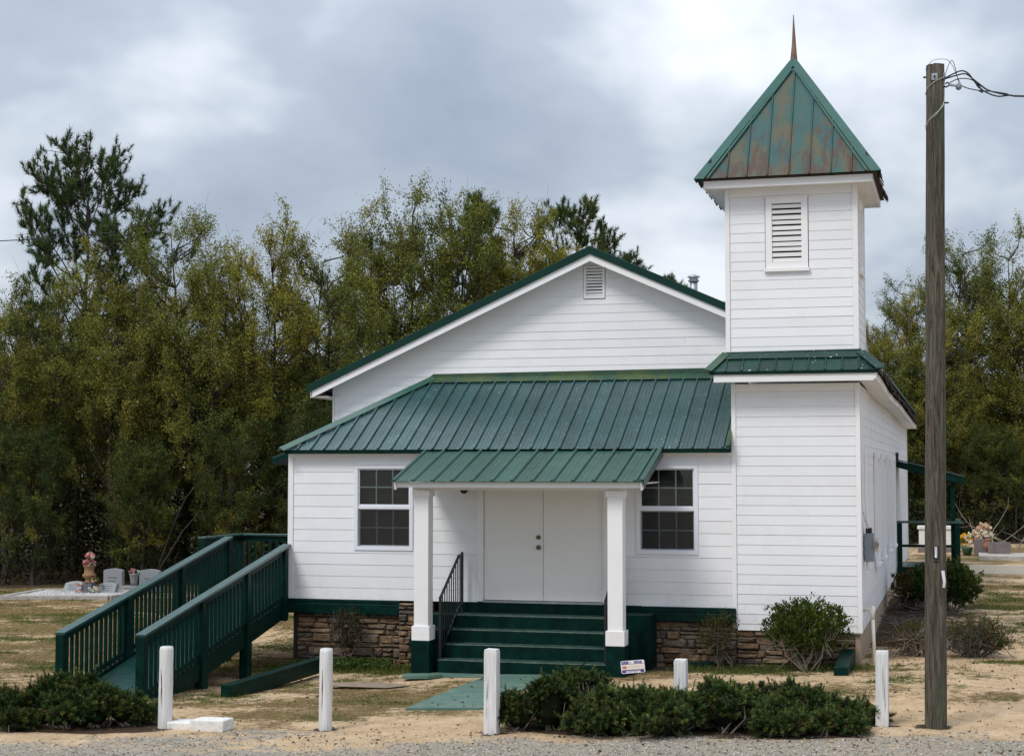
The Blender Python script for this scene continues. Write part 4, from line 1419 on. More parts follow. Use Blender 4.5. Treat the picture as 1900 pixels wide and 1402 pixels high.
# ================================================================== bollards and blocks
def bollard(x, y, h, w, lean, rnded, label):
    z = gzf(x, y)
    b = thing('bollard', (x, y, z - .05), label, 'post', 'white timber posts along the parking edge')
    m_ = MB()
    r_ = random.Random(int(x * 100))
    lv_ = [0, .2, .4, .6, .8, .96, 1.0]
    prev = None
    for t in lv_:
        s = 1 - .03 * t if t < .99 else .90
        if rnded:
            ring = [(math.cos(a) * w / 2, math.sin(a) * w / 2) for a in [2 * math.pi * k / 14 for k in range(14)]]
        else:
            c = w * .46; e_ = w * .5
            ring = [(c, -e_), (e_, -c), (e_, c), (c, e_), (-c, e_), (-e_, c), (-e_, -c), (-c, -e_)]
        zz = z - .1 + (h + .1) * t + (.012 if t > .9 else 0)
        base = len(m_.v)
        for (px, py) in ring:
            m_.v.append((x + px * s + lean * t + r_.uniform(-.002, .002), y + py * s + r_.uniform(-.002, .002), zz + (r_.uniform(-.006, .004) if t > .97 else 0)))
        k = len(ring)
        if prev is not None:
            for i in range(k):
                m_.f.append((prev + i, prev + (i + 1) % k, base + (i + 1) % k, base + i))
        prev = base
    m_.f.append(tuple(prev + i for i in range(k)))
    part('shaft', m_, 'bollard', b, smooth=rnded)
    # checks (drying cracks) as thin dark grooves
    for i in range(2):
        cx = x + r_.uniform(-.25, .25) * w
        z0 = z + r_.uniform(.05, .3)
        pts = [(cx + r_.uniform(-.004, .004) + lean * .5, y - w * .5 * (.985 if not rnded else math.sqrt(max(0, 1 - ((cx - x) / (w / 2)) ** 2))) + .001, z0 + j * .1) for j in range(5)]
        part('crack', MB().tube(pts, [.001, .003, .0035, .003, .001], 4), 'mortar', b)


bollard(-2.76, -7.05, .93, .165, .01, True, 'white timber post beside the two white concrete blocks')
bollard(-.88, -6.73, .92, .155, .005, True, 'white round timber post between the ramp and the green walk')
bollard(1.03, -6.40, .95, .155, .0, False, 'white square timber post at the left end of the large juniper')
bollard(3.02, -5.20, .76, .150, -.005, False, 'short white timber post sunk in the middle of the large juniper')
bollard(5.32, -4.81, .85, .150, .01, False, 'white square timber post between the large juniper and the utility pole')

for (x0, x1, y0, y1, h, lab) in ((-2.70, -2.34, -7.13, -6.80, .075, 'low white painted concrete block against the leftmost post'), (-2.36, -1.95, -7.22, -6.92, .125, 'larger white painted concrete block lying right of the leftmost post')):
    z = gzf((x0 + x1) / 2, y0)
    m_ = MB().prism([(x0, y0, z - .05), (x1, y0 + .03, z - .05), (x1 + .01, y1, z - .05), (x0 + .02, y1 - .02, z - .05)], (0, 0, h + .05))
    tag(part('concrete_block', m_, 'whiteblock', bevel=.012), lab, 'block')

# landscape timbers
def timber(p, q, w, h, lab, ext=0):
    m_ = MB(); m_.beam(p, q, w, h)
    return tag(part('landscape_timber', m_, 'green', bevel=.012), lab, 'timber')

timber((-3.32, -4.25, .02), (-3.20, -1.25, .06), .16, .22, 'green painted timber lying on the lawn beside the ramp')
timber((4.60, -1.25, .16), (4.62, .02, .28), .20, .22, 'green painted timber running out from the tower corner')
timber((2.04, -.14, .06), (2.66, -.13, .09), .13, .16, 'green painted timber at the foot of the stone foundation')
tag(part('ground_slab', MB().prism([(-2.42, -2.9, -.03), (-1.5, -2.95, -.02), (-1.25, -2.6, -.02), (-1.9, -2.35, -.03), (-2.35, -2.5, -.03)], (0, 0, .012)), simple('worn_slab', (.25, .195, .135), .9, var=.35, vscale=8), bevel=.01), 'dark flat slab set in the grass left of the walk', 'slab')

# ================================================================== yard sign
ys_ = thing('yard_sign', (1.90, -2.45, 0), 'small tilted white and violet yard sign beside the steps', 'sign')
def sgn(u, v, d):      # local sign plane, tilted
    a = R(6)
    return (1.90 + u * math.cos(a) - v * math.sin(a), -2.5 - d, .335 + v * math.cos(a) + u * math.sin(a))
W_, H_ = .165, .085
c_ = .018
pl = [(-W_ + c_, -H_), (W_ - c_, -H_), (W_ - .005, -H_ + .005), (W_, -H_ + c_), (W_, H_ - c_), (W_ - .005, H_ - .005), (W_ - c_, H_), (-W_ + c_, H_), (-W_ + .005, H_ - .005), (-W_, H_ - c_), (-W_, -H_ + c_), (-W_ + .005, -H_ + .005)]
part('panel', MB().prism([sgn(u, v, 0) for u, v in pl], (0, .006, 0)), 'signwhite', ys_)
def pr_(rects, d, m, name='print'):
    m_ = MB()
    for (a, b, c, e_) in rects:
        m_.prism([sgn(a, c, d), sgn(b, c, d), sgn(b, e_, d), sgn(a, e_, d)], (0, .0008, 0))
    part(name, m_, m, ys_)
pr_([(-.155, -.055, .042, .076), (.02, .13, .044, .074), (-.04, -.02, .052, .062), (-.155, -.10, -.076, -.044), (.10, .152, -.078, -.046), (-.10, .1, -.054, -.046)], .0012, 'purple')
pr_([(-.155, .155, -.036, .034)], .0012, 'cream')
pr_([(-.158, .158, .035, .040), (-.158, .158, -.042, -.037)], .0024, 'engrave')
m_ = MB(); m_.prism([sgn(-.115 + .035 * math.cos(t), -.004 + .022 * math.sin(t), .0022) for t in [2 * math.pi * k / 16 for k in range(16)]], (0, .0008, 0))
part('emblem', m_, 'signred', ys_)
rr = random.Random(3)
def squiggle(u0, u1, v0, v1, m, d, n_):
    rs = []
    st_ = (u1 - u0) / n_
    for k in range(n_):
        a = u0 + st_ * k
        rs.append((a, a + st_ * .25, v0, v1 if rr.random() < .7 else (v0 + v1) / 2))
        if rr.random() < .7: rs.append((a + st_ * .25, a + st_ * .7, rr.choice([v0, v1 - .004, (v0 + v1) / 2]), 0))
    rs = [(a, b, c, e_ if e_ != 0 else c + .004) for a, b, c, e_ in rs]
    pr_(rs, d, m, 'lettering')
    ys_.children[-1]['kind'] = 'stuff'
squiggle(-.065, .145, -.012, .010, 'signgrey', .0022, 12)
squiggle(.03, .12, .05, .068, 'signwhite', .0024, 7)
squiggle(-.145, -.065, .05, .068, 'signwhite', .0024, 6)
squiggle(-.09, .09, -.072, -.060, 'purple', .0022, 11)
part('stake', MB().tube([(1.905, -2.485, -.05), (1.905, -2.485, .30)], .006, 6), 'iron', ys_)

# ================================================================== utility pole
PB = Vector((5.925, -4.77, gzf(5.925, -4.77))); PT = Vector((6.03, -4.77, 7.80))
up_ = thing('utility_pole', tuple(PB), 'tall weathered wooden utility pole in front of the church on the right', 'utility pole')
def pp_(t): return PB + (PT - PB) * t
m_ = MB()
rr = random.Random(8)
N = 24
base = 0
for i in range(15):
    t = i / 14.0
    c = pp_(t if i else -.05)
    r0 = .127 - .022 * t
    for k in range(N):
        a = 2 * math.pi * k / N
        q = r0 * (1 + .018 * math.sin(3 * a + 1.1 * i) + rr.uniform(-.008, .008) + .012 * math.sin(7 * a))
        m_.v.append((c.x + q * math.cos(a), c.y + q * math.sin(a), c.z + (rr.uniform(-.01, .01) if i == 14 else 0)))
for i in range(14):
    for k in range(N):
        k2 = (k + 1) % N
        m_.f.append((i * N + k, i * N + k2, (i + 1) * N + k2, (i + 1) * N + k))
m_.f.append(tuple(14 * N + k for k in range(N)))
part('shaft', m_, 'pole', up_, smooth=True)
def onp(z, ang, off=0):
    t = (z - PB.z) / (PT.z - PB.z)
    c = pp_(t); r0 = .127 - .022 * t + off
    return (c.x + r0 * math.sin(ang), c.y - r0 * math.cos(ang), z)
def ppart(name, m_, mm, **k): return part(name, m_, mm, up_, **k)
c = onp(7.64, -.05)
ppart('plate', MB().box(c[0] - .035, c[0] + .035, c[1] - .008, c[1] + .012, 7.60, 7.68), 'galv')
ppart('bolt', MB().tube([(c[0], c[1] - .03, 7.64), (c[0], c[1], 7.64)], .012, 8), 'iron')
ppart('bolt', MB().tube([(PT.x - .14, -4.77, 7.665), (PT.x - .09, -4.77, 7.665)], .012, 8), 'iron')
ppart('bolt', MB().tube([(PT.x + .09, -4.80, 7.34), (PT.x + .15, -4.80, 7.335)], .011, 8), 'iron')
ppart('plate', MB().box(PT.x + .095, PT.x + .112, -4.82, -4.72, 7.62, 7.70), 'galv')
ppart('plate', MB().box(PT.x + .095, PT.x + .110, -4.81, -4.75, 7.53, 7.60), 'galv')
# clevis and insulator for the service drop
ppart('hook', MB().tube([(PT.x + .10, -4.80, 7.535), (PT.x + .125, -4.82, 7.52), (PT.x + .15, -4.82, 7.535), (PT.x + .155, -4.82, 7.56), (PT.x + .135, -4.82, 7.575), (PT.x + .115, -4.82, 7.56)], .010, 8), 'iron')
ppart('clevis', MB().tube([(PT.x + .15, -4.82, 7.55), (PT.x + .26, -4.82, 7.525)], [.018, .014], 8), 'galv')
ppart('insulator', MB().tube([(PT.x + .265, -4.86, 7.52), (PT.x + .265, -4.83, 7.52), (PT.x + .265, -4.80, 7.52), (PT.x + .265, -4.77, 7.52)], [.02, .038, .024, .036], 12), 'greybox')
# number plate and tag
c = onp(2.03, .05)
ppart('number_plate', MB().box(c[0] - .030, c[0] + .030, c[1] - .010, c[1] + .01, 1.945, 2.125), 'black')
npl = MB().box(c[0] - .013, c[0] + .013, c[1] - .0125, c[1] - .0105, 1.995, 2.118)
ppart('number_strip', npl, 'signwhite')
rr = random.Random(4)
m_ = MB()
for k, g in enumerate('8241'):
    zz = 2.108 - k * .029
    segs = {'8': 'abcdefg', '2': 'abged', '4': 'fgbc', '1': 'bc'}[g]
    x0, x1, y_ = c[0] - .006, c[0] + .006, c[1] - .0132
    S_ = {'a': (x0, x1, zz - .002, zz), 'g': (x0, x1, zz - .011, zz - .009), 'd': (x0, x1, zz - .020, zz - .018), 'f': (x0, x0 + .003, zz - .010, zz), 'b': (x1 - .003, x1, zz - .010, zz), 'e': (x0, x0 + .003, zz - .020, zz - .010), 'c': (x1 - .003, x1, zz - .020, zz - .010)}
    for s in segs:
        a, b, d, e_ = S_[s]; m_.box(a, b, y_, y_ + .0005, d, e_)
ppart('digit', m_, 'black')
for dx in (-.019, .019):
    ppart('nail', MB().tube([(c[0] + dx, c[1] - .014, 1.962), (c[0] + dx, c[1] - .008, 1.962)], .005, 8), 'galv')
c = onp(1.75, .75)
ppart('tag', MB().prism([(c[0] - .018, c[1] - .012, 1.84), (c[0] + .016, c[1] + .006, 1.845), (c[0] + .03, c[1] + .004, 1.72), (c[0] + .0, c[1] - .014, 1.715)], (.002, -.002, 0)), 'signwhite')
ppart('tag', MB().prism([(c[0] + .0, c[1] - .012, 1.714), (c[0] + .03, c[1] + .006, 1.718), (c[0] + .02, c[1] + .004, 1.645), (c[0] - .006, c[1] - .014, 1.65)], (.002, -.002, 0)), 'cream')
# wires lashed on the pole
def wire(pts, r_, m='wire', name='wire', n_=6):
    P = [Vector(p) for p in pts]
    out = []
    for i in range(len(P) - 1):
        p0 = P[max(i - 1, 0)]; p1 = P[i]; p2 = P[i + 1]; p3 = P[min(i + 2, len(P) - 1)]
        for k in range(6):
            t = k / 6.0
            out.append(.5 * ((2 * p1) + (-p0 + p2) * t + (2 * p0 - 5 * p1 + 4 * p2 - p3) * t * t + (-p0 + 3 * p1 - 3 * p2 + p3) * t ** 3))
    out.append(P[-1])
    return MB().tube(out, r_, n_)
ppart('wire', wire([onp(7.45, -1.4, .006), onp(7.52, -.8, .008), onp(7.58, 0, .008), onp(7.63, .9, .008), (PT.x + .12, -4.83, 7.64)], .005), 'wire')
ppart('wire', wire([onp(7.06, -1.4, .006), onp(7.13, -.7, .008), onp(7.20, .1, .008), onp(7.28, .8, .008), onp(7.36, 1.1, .008), onp(7.5, 1.2, .008)], .005), 'wire')
ppart('wire', wire([onp(7.03, -1.3, .006), onp(7.12, -.6, .008), onp(7.18, .1, .008), onp(7.30, .8, .008)], .004), 'wire')
ppart('wire', wire([onp(7.74, -1.3, .01), (PT.x - .03, -4.88, 7.83), (PT.x + .12, -4.87, 7.84), (PT.x + .19, -4.85, 7.78), (PT.x + .24, -4.84, 7.66), (PT.x + .27, -4.82, 7.55)], .003), 'cable')
cb = []
for k, zz in enumerate(np.arange(7.36, 7.50, .012)):
    cb.append(onp(zz, 1.0 + (.12 if k % 2 else -.12), .012))
ppart('coil', MB().tube(cb, .004, 5), 'wire')

sc = thing('service_cable', (6.4, -4.82, 7.4), 'black twisted service cable leaving the pole top towards the right', 'cable')
x0 = PT.x
def spart(pts, r_, m='cable'): part('strand', wire(pts, r_), m, sc)
spart([(x0 + .105, -4.84, 7.62), (x0 + .20, -4.84, 7.665), (x0 + .30, -4.83, 7.70), (x0 + .38, -4.83, 7.66), (x0 + .47, -4.82, 7.53), (x0 + .56, -4.82, 7.44), (x0 + .70, -4.82, 7.375), (x0 + .85, -4.81, 7.38), (x0 + 1.0, -4.8, 7.365), (x0 + 2.2, -4.7, 7.30), (x0 + 6, -4.4, 7.4)], .0085)
spart([(x0 + .105, -4.85, 7.61), (x0 + .22, -4.85, 7.64), (x0 + .34, -4.84, 7.66), (x0 + .42, -4.84, 7.60), (x0 + .50, -4.83, 7.53), (x0 + .60, -4.83, 7.45), (x0 + .74, -4.83, 7.40), (x0 + .88, -4.83, 7.365), (x0 + 1.02, -4.83, 7.35), (x0 + 2.2, -4.7, 7.285), (x0 + 6, -4.4, 7.385)], .0085)
spart([(x0 + .15, -4.83, 7.56), (x0 + .24, -4.83, 7.60), (x0 + .33, -4.82, 7.61), (x0 + .42, -4.82, 7.585), (x0 + .49, -4.82, 7.53), (x0 + .58, -4.81, 7.46)], .006)
spart([(x0 + .29, -4.82, 7.53), (x0 + .37, -4.82, 7.49), (x0 + .5, -4.82, 7.455), (x0 + .66, -4.83, 7.43), (x0 + .8, -4.82, 7.40), (x0 + 1.0, -4.82, 7.355), (x0 + 2.2, -4.7, 7.29), (x0 + 6, -4.4, 7.39)], .006)
spart([(x0 + .105, -4.84, 7.62), (x0 + .14, -4.84, 7.74), (x0 + .19, -4.84, 7.83), (x0 + .225, -4.84, 7.76), (x0 + .25, -4.83, 7.64), (x0 + .29, -4.82, 7.54)], .004)
for (a, b) in (((x0 + .475, -4.82, 7.525), (x0 + .505, -4.82, 7.485)), ((x0 + .455, -4.835, 7.56), (x0 + .475, -4.835, 7.53)), ((x0 + .50, -4.83, 7.455), (x0 + .54, -4.83, 7.43))):
    part('splice', MB().tube([a, b], .014, 8), 'cable', sc)
ow = part('overhead_wire', wire([(-40, 9, 8.9), (-24, 9.6, 8.50), (-16.2, 10, 8.58), (-13.8, 10.2, 8.68), (-6, 11, 9.2)][:4] + [(-13.2, 10.2, 8.70)], .012), 'cable')
tag(ow, 'thin overhead wire crossing in front of the tall pine at left', 'wire')

# ================================================================== graves, left
def text_mesh(s, size, m, parent, loc, rot, name='lettering', depth=.002):
    cu = bpy.data.curves.new(name, 'FONT'); cu.body = s; cu.size = size; cu.extrude = depth
    cu.align_x = 'CENTER'; cu.resolution_u = 2
    to = bpy.data.objects.new(name, cu); COL.objects.link(to)
    dg = bpy.context.evaluated_depsgraph_get()
    me = bpy.data.meshes.new_from_object(to.evaluated_get(dg))
    bpy.data.objects.remove(to)
    me.materials.clear()
    o = link_mesh(name, me, M[m], parent)
    rl = root_of(parent).location
    o.location = (loc[0] - rl[0], loc[1] - rl[1], loc[2] - rl[2]); o.rotation_euler = rot
    return o


def flowers(rng, c, r_, n_, cols, name, parent):
    """bouquet: petal clusters on a dome"""
    d = unit(rng.normal(size=(n_, 3))); d[:, 2] = np.abs(d[:, 2]) * .9
    base = np.array(c) + d * r_ * rng.uniform(.55, 1, (n_, 1))
    pos = np.repeat(base, 9, 0) + rng.normal(size=(n_ * 9, 3)) * r_ * .10
    v, f = leaf_quads(rng, pos, rng.uniform(.25, .45, n_ * 9) * r_, aspect=.8)
    col = np.array(cols)[rng.integers(0, len(cols), n_)]
    t = np.repeat(np.repeat(col, 9, 0), 4, 0) * rng.uniform(.8, 1.1, (len(v), 1))
    rl = np.array(root_of(parent).location)
    return np_mesh(name, v - rl, f, 'petal', parent, t)


PINK, WHT, RED, GRN, YEL, BLU = (.62, .22, .32), (.75, .72, .68), (.45, .05, .05), (.05, .12, .03), (.75, .42, .03), (.35, .52, .68)
rng = np.random.default_rng(21)


def slant(x, y, w, label):
    s = thing('headstone', (x, y, 0), label, 'headstone', 'headstones left of the ramp')
    p = [(x - w / 2, y - .06, .0), (x + w / 2, y - .06, .0), (x + w * .46, y + .10, .27), (x + w * .22, y + .115, .305), (x, y + .12, .318), (x - w * .22, y + .115, .305), (x - w * .46, y + .10, .27)]
    part('slab', MB().prism(p, (0, .16, 0)), 'granite', s, bevel=.006)
    part('base', MB().box(x - w / 2 - .04, x + w / 2 + .04, y - .12, y + .34, -.05, .045), 'concrete', s)
    a = R(58)
    for k, ln in enumerate(('_', '_')):
        pass
    m_ = MB()
    r3 = random.Random(int(x * 50))
    for row, zz in enumerate((.215, .165, .115)):
        u = -w * .26 + row * .02
        while u < w * .26 - row * .02:
            L_ = r3.uniform(.015, .04)
            yy = y - .06 + .16 * zz / .27 - .003
            m_.prism([(x + u, yy, zz), (x + u + L_, yy, zz), (x + u + L_, yy + .014, zz + .024), (x + u, yy + .014, zz + .024)], (0, -.001, .0006))
            u += L_ + .012
    part('lettering', m_, 'engrave', s)['kind'] = 'stuff'


def upright(x, y, w, h, label, lean=0):
    s = thing('headstone', (x, y, 0), label, 'headstone', 'headstones left of the ramp')
    p = [(x - w / 2, y, .08), (x + w / 2, y, .08), (x + w / 2, y, h - .05), (x + w * .42, y, h - .02), (x + w * .2, y, h), (x, y, h + .012), (x - w * .2, y, h), (x - w * .42, y, h - .02), (x - w / 2, y, h - .05)]
    part('slab', MB().prism(p, (0, .14, 0)), 'granite', s, bevel=.006)
    part('base', MB().box(x - w / 2 - .09, x + w / 2 + .09, y - .08, y + .22, -.05, .09), 'granite', s, bevel=.006)
    m_ = MB()
    for row in range(3):
        part('inscription', MB().box(x - w * .25, x + w * .25 - row * .05, y - .002, y - .0005, h * .55 - row * .09, h * .55 - row * .09 + .03), 'engrave', s)


slant(-14.60, 10.85, .50, 'low grey slant headstone left of the tall flower urn')
slant(-13.62, 10.75, .50, 'low grey slant headstone right of the tall flower urn')
upright(-14.48, 12.6, .52, .52, 'upright grey headstone with rounded top behind the right slant stone')
upright(-13.30, 12.3, .54, .54, 'upright grey headstone half hidden by the ramp railing')
pl_ = thing('grave_plot', (-14.3, 10.2, 0), 'concrete edged grave plot of white gravel on the left lawn', 'grave plot')
K = [(-14.9, 8.5), (-13.0, 9.9), (-12.9, 11.3), (-14.2, 11.5), (-16.3, 11.1)]
K = [(-15.3, 8.9), (-12.9, 9.6), (-12.9, 11.4), (-15.6, 11.2)]
for i in range(4):
    a, b = K[i], K[(i + 1) % 4]
    m_ = MB(); m_.beam((a[0], a[1], .03), (b[0], b[1], .03), .15, .14)
    part('kerb', m_, 'concrete', pl_)


def pebbles(name, P, size, tint, m='pebble', parent=None, flat=.6, off=(0, 0, 0)):
    n_ = len(P)
    d = np.array([(1, 0, 0), (0, 1, 0), (-1, 0, 0), (0, -1, 0), (0, 0, 1), (0, 0, -1)], float)
    r2 = np.random.default_rng(n_)
    an = r2.uniform(0, 6.28, n_)
    sc_ = size[:, None, None] * r2.uniform(.6, 1.3, (n_, 6, 1))
    v = d[None] * sc_
    v = v * np.stack([np.ones(n_), r2.uniform(.6, 1, n_), np.full(n_, flat)], 1)[:, None, :]
    ca, sa = np.cos(an)[:, None], np.sin(an)[:, None]
    v = np.stack([v[..., 0] * ca - v[..., 1] * sa, v[..., 0] * sa + v[..., 1] * ca, v[..., 2]], 2) + P[:, None, :]
    fb = np.array([(0, 1, 4), (1, 2, 4), (2, 3, 4), (3, 0, 4), (1, 0, 5), (2, 1, 5), (3, 2, 5), (0, 3, 5)])
    f = (np.arange(n_)[:, None, None] * 6 + fb[None]).reshape(-1, 3)
    o = np_mesh(name, v.reshape(-1, 3) - np.array(off), f, m, parent, np.repeat(tint, 6, 0))
    return o


n_ = 5200
P = np.stack([rng.uniform(-15.5, -12.95, n_), rng.uniform(8.95, 11.3, n_), np.full(n_, .05)], 1)
keep = P[:, 1] > 8.95 + (P[:, 0] + 15.3) * .28
P = P[keep]
tn = rng.uniform(.24, .58, (len(P), 1)) * np.array([1, .98, .95])
o = pebbles('gravel', P, rng.uniform(.03, .06, len(P)), tn, parent=pl_, off=tuple(pl_.location)); o['kind'] = 'stuff'
part('bed', MB().prism([(x, y, .0) for x, y in K], (0, 0, .055)), 'concrete', pl_)
# tall urn of flowers between the slant stones
un = thing('flower_urn', (-14.08, 10.75, 0), 'tall brown urn on a stone pedestal with pink and white flowers', 'urn')
part('pedestal', MB().box(-14.20, -13.96, 10.66, 10.86, 0, .30), 'engrave', un, bevel=.01)
part('urn', MB().lathe((-14.08, 10.76, .30), [(.10, 0), (.13, .02), (.09, .05), (.09, .10), (.165, .16), (.165, .20), (.12, .23), (.115, .36), (.145, .40), (.15, .42)], 18), 'urn', un, smooth=True)
flowers(rng, (-14.08, 10.76, .74), .17, 40, [PINK, WHT, WHT, GRN, PINK], 'bouquet', un)
flowers(rng, (-14.06, 10.76, .92), .13, 26, [PINK, PINK, WHT], 'bouquet', un)
flowers(rng, (-14.28, 10.66, .22), .10, 22, [WHT, PINK, WHT], 'garland', un)
flowers(rng, (-14.27, 10.66, .08), .09, 18, [WHT, PINK], 'garland', un)
flowers(rng, (-13.85, 10.68, .34), .11, 22, [GRN, GRN, RED, WHT], 'garland', un)
flowers(rng, (-13.88, 10.64, .12), .12, 20, [WHT, WHT], 'garland', un)
# small marker with a vase
hm = thing('grave_marker', (-13.5, 11.9, 0), 'low grey family marker with a flower vase on top by the ramp', 'grave marker')
part('base', MB().box(-13.80, -13.22, 11.8, 12.05, -.02, .16), 'granite', hm, bevel=.008)
for k, ch in enumerate('HALL'):
    text_mesh(ch, .13, 'engrave', hm, (-13.51 + (k - 1.5) * .098, 11.795, .03), (R(90), 0, 0), 'letter')
part('vase', MB().lathe((-13.51, 11.92, .16), [(.075, 0), (.085, .1), (.11, .27), (.125, .29), (.10, .30)], 16), 'granite', hm, smooth=True)
flowers(rng, (-13.54, 11.92, .50), .11, 26, [PINK, PINK, (.7, .45, .5)], 'bouquet', hm)
flowers(rng, (-13.43, 11.90, .47), .09, 18, [BLU, (.55, .7, .8), GRN], 'bouquet', hm)

# ================================================================== graves, right
zg = gzf(7, 27)
def gravebox(name, x0, x1, y0, y1, h, m, lab, cat):
    t = tag(part(name, MB().box(x0, x1, y0, y1, zg - .1, zg + h), m, bevel=.01), lab, cat)
    return t
gs = thing('grave_ledger', (7.6, 26.5, zg), 'flat concrete grave slab with brown stones right of the side porch', 'grave')
part('ledger', MB().box(6.75, 8.6, 25.3, 27.4, zg - .1, zg + .12), 'concrete', gs, bevel=.01)
part('headstone', MB().box(7.02, 7.68, 26.75, 26.93, zg + .12, zg + .46), 'redgranite', gs, bevel=.01)
part('side_stone', MB().box(6.62, 6.98, 27.5, 27.9, zg - .05, zg + .52), 'redgranite', gs, bevel=.01)
fp = thing('flower_pot', (6.42, 28.0, zg), 'green pot of yellow flowers by the right hand graves', 'flower pot')
part('pot', MB().lathe((6.42, 28.0, zg), [(.11, 0), (.16, .2), (.18, .24), (.15, .25)], 14), simple('green_pot', (.06, .15, .09), .5), fp, smooth=True)
flowers(rng, (6.42, 28.0, zg + .42), .27, 40, [YEL, YEL, YEL, WHT, GRN], 'bouquet', fp)
fp = thing('flower_basket', (6.95, 28.1, zg), 'large bouquet of pale pink and white flowers on the right hand grave', 'bouquet')
part('basket', MB().lathe((6.95, 28.1, zg), [(.2, 0), (.25, .25), (.22, .5)], 14), 'redgranite', fp)
flowers(rng, (6.9, 28.0, zg + .55), .33, 55, [(.62, .46, .40), WHT, (.68, .56, .46)], 'bouquet', fp)
flowers(rng, (6.95, 28.0, zg + .82), .22, 36, [(.60, .42, .38), (.66, .5, .46), WHT], 'bouquet', fp)
tp = thing('terracotta_jar', (7.05, 27.2, zg), 'round terracotta jar beside the brown headstone', 'jar')
part('jar', MB().lathe((7.02, 27.25, zg + .2), [(.06, 0), (.13, .08), (.14, .16), (.08, .26), (.09, .30)], 14), 'terracotta', tp, smooth=True)
part('lid', MB().lathe((7.02, 27.25, zg + .5), [(.1, 0), (.1, .02), (.03, .05)], 14), 'terracotta', tp, smooth=True)
t2 = thing('grave_tomb', (5.2, 34, zg), 'low white tomb behind the side porch railing', 'tomb')
part('slab', MB().box(4.85, 6.05, 33, 33.8, zg, zg + .62), 'whiteblock', t2, bevel=.01)
part('cap', MB().box(4.8, 6.1, 32.95, 33.85, zg + .62, zg + .72), 'whiteblock', t2, bevel=.01)
t3 = thing('grave_ledger', (5.4, 30.5, zg), 'dark low grave ledger with a white flower seen through the porch railing', 'grave')
part('ledger', MB().box(4.9, 6.2, 29.6, 30.8, zg - .05, zg + .14), 'redgranite', t3, bevel=.01)
flowers(rng, (5.55, 30.2, zg + .25), .18, 26, [WHT, (.65, .5, .4), WHT], 'bouquet', t3)

# ================================================================== trees
def tubes_np(segs, n=5):
    """segs: list of (p0,p1,r0,r1) -> verts, faces"""
    V = []; F = []
    P0 = np.array([s[0] for s in segs]); P1 = np.array([s[1] for s in segs])
    r0 = np.array([s[2] for s in segs]); r1 = np.array([s[3] for s in segs])
    d = unit(P1 - P0)
    ref = np.where(np.abs(d[:, 2:3]) > .9, np.array([[1., 0, 0]]), np.array([[0, 0, 1.]]))
    a = unit(np.cross(d, ref)); b = np.cross(d, a)
    m_ = len(segs)
    an = 2 * np.pi * np.arange(n) / n
    ring = a[:, None] * np.cos(an)[None, :, None] + b[:, None] * np.sin(an)[None, :, None]
    v = np.concatenate([P0[:, None] + ring * r0[:, None, None], P1[:, None] + ring * r1[:, None, None]], 1)
    k = np.arange(n); k2 = (k + 1) % n
    fb = np.stack([k, k2, k2 + n, k + n], 1)
    f = (np.arange(m_)[:, None, None] * 2 * n + fb[None]).reshape(-1, 4)
    return v.reshape(-1, 3), f


def polyline_segs(pts, r0, r1):
    n = len(pts) - 1
    return [(pts[i], pts[i + 1], r0 + (r1 - r0) * i / n, r0 + (r1 - r0) * (i + 1) / n) for i in range(n)]


OL = np.array([(.178, .196, .044), (.250, .248, .054), (.118, .148, .035), (.315, .278, .062), (.052, .078, .022), (.200, .164, .050)])


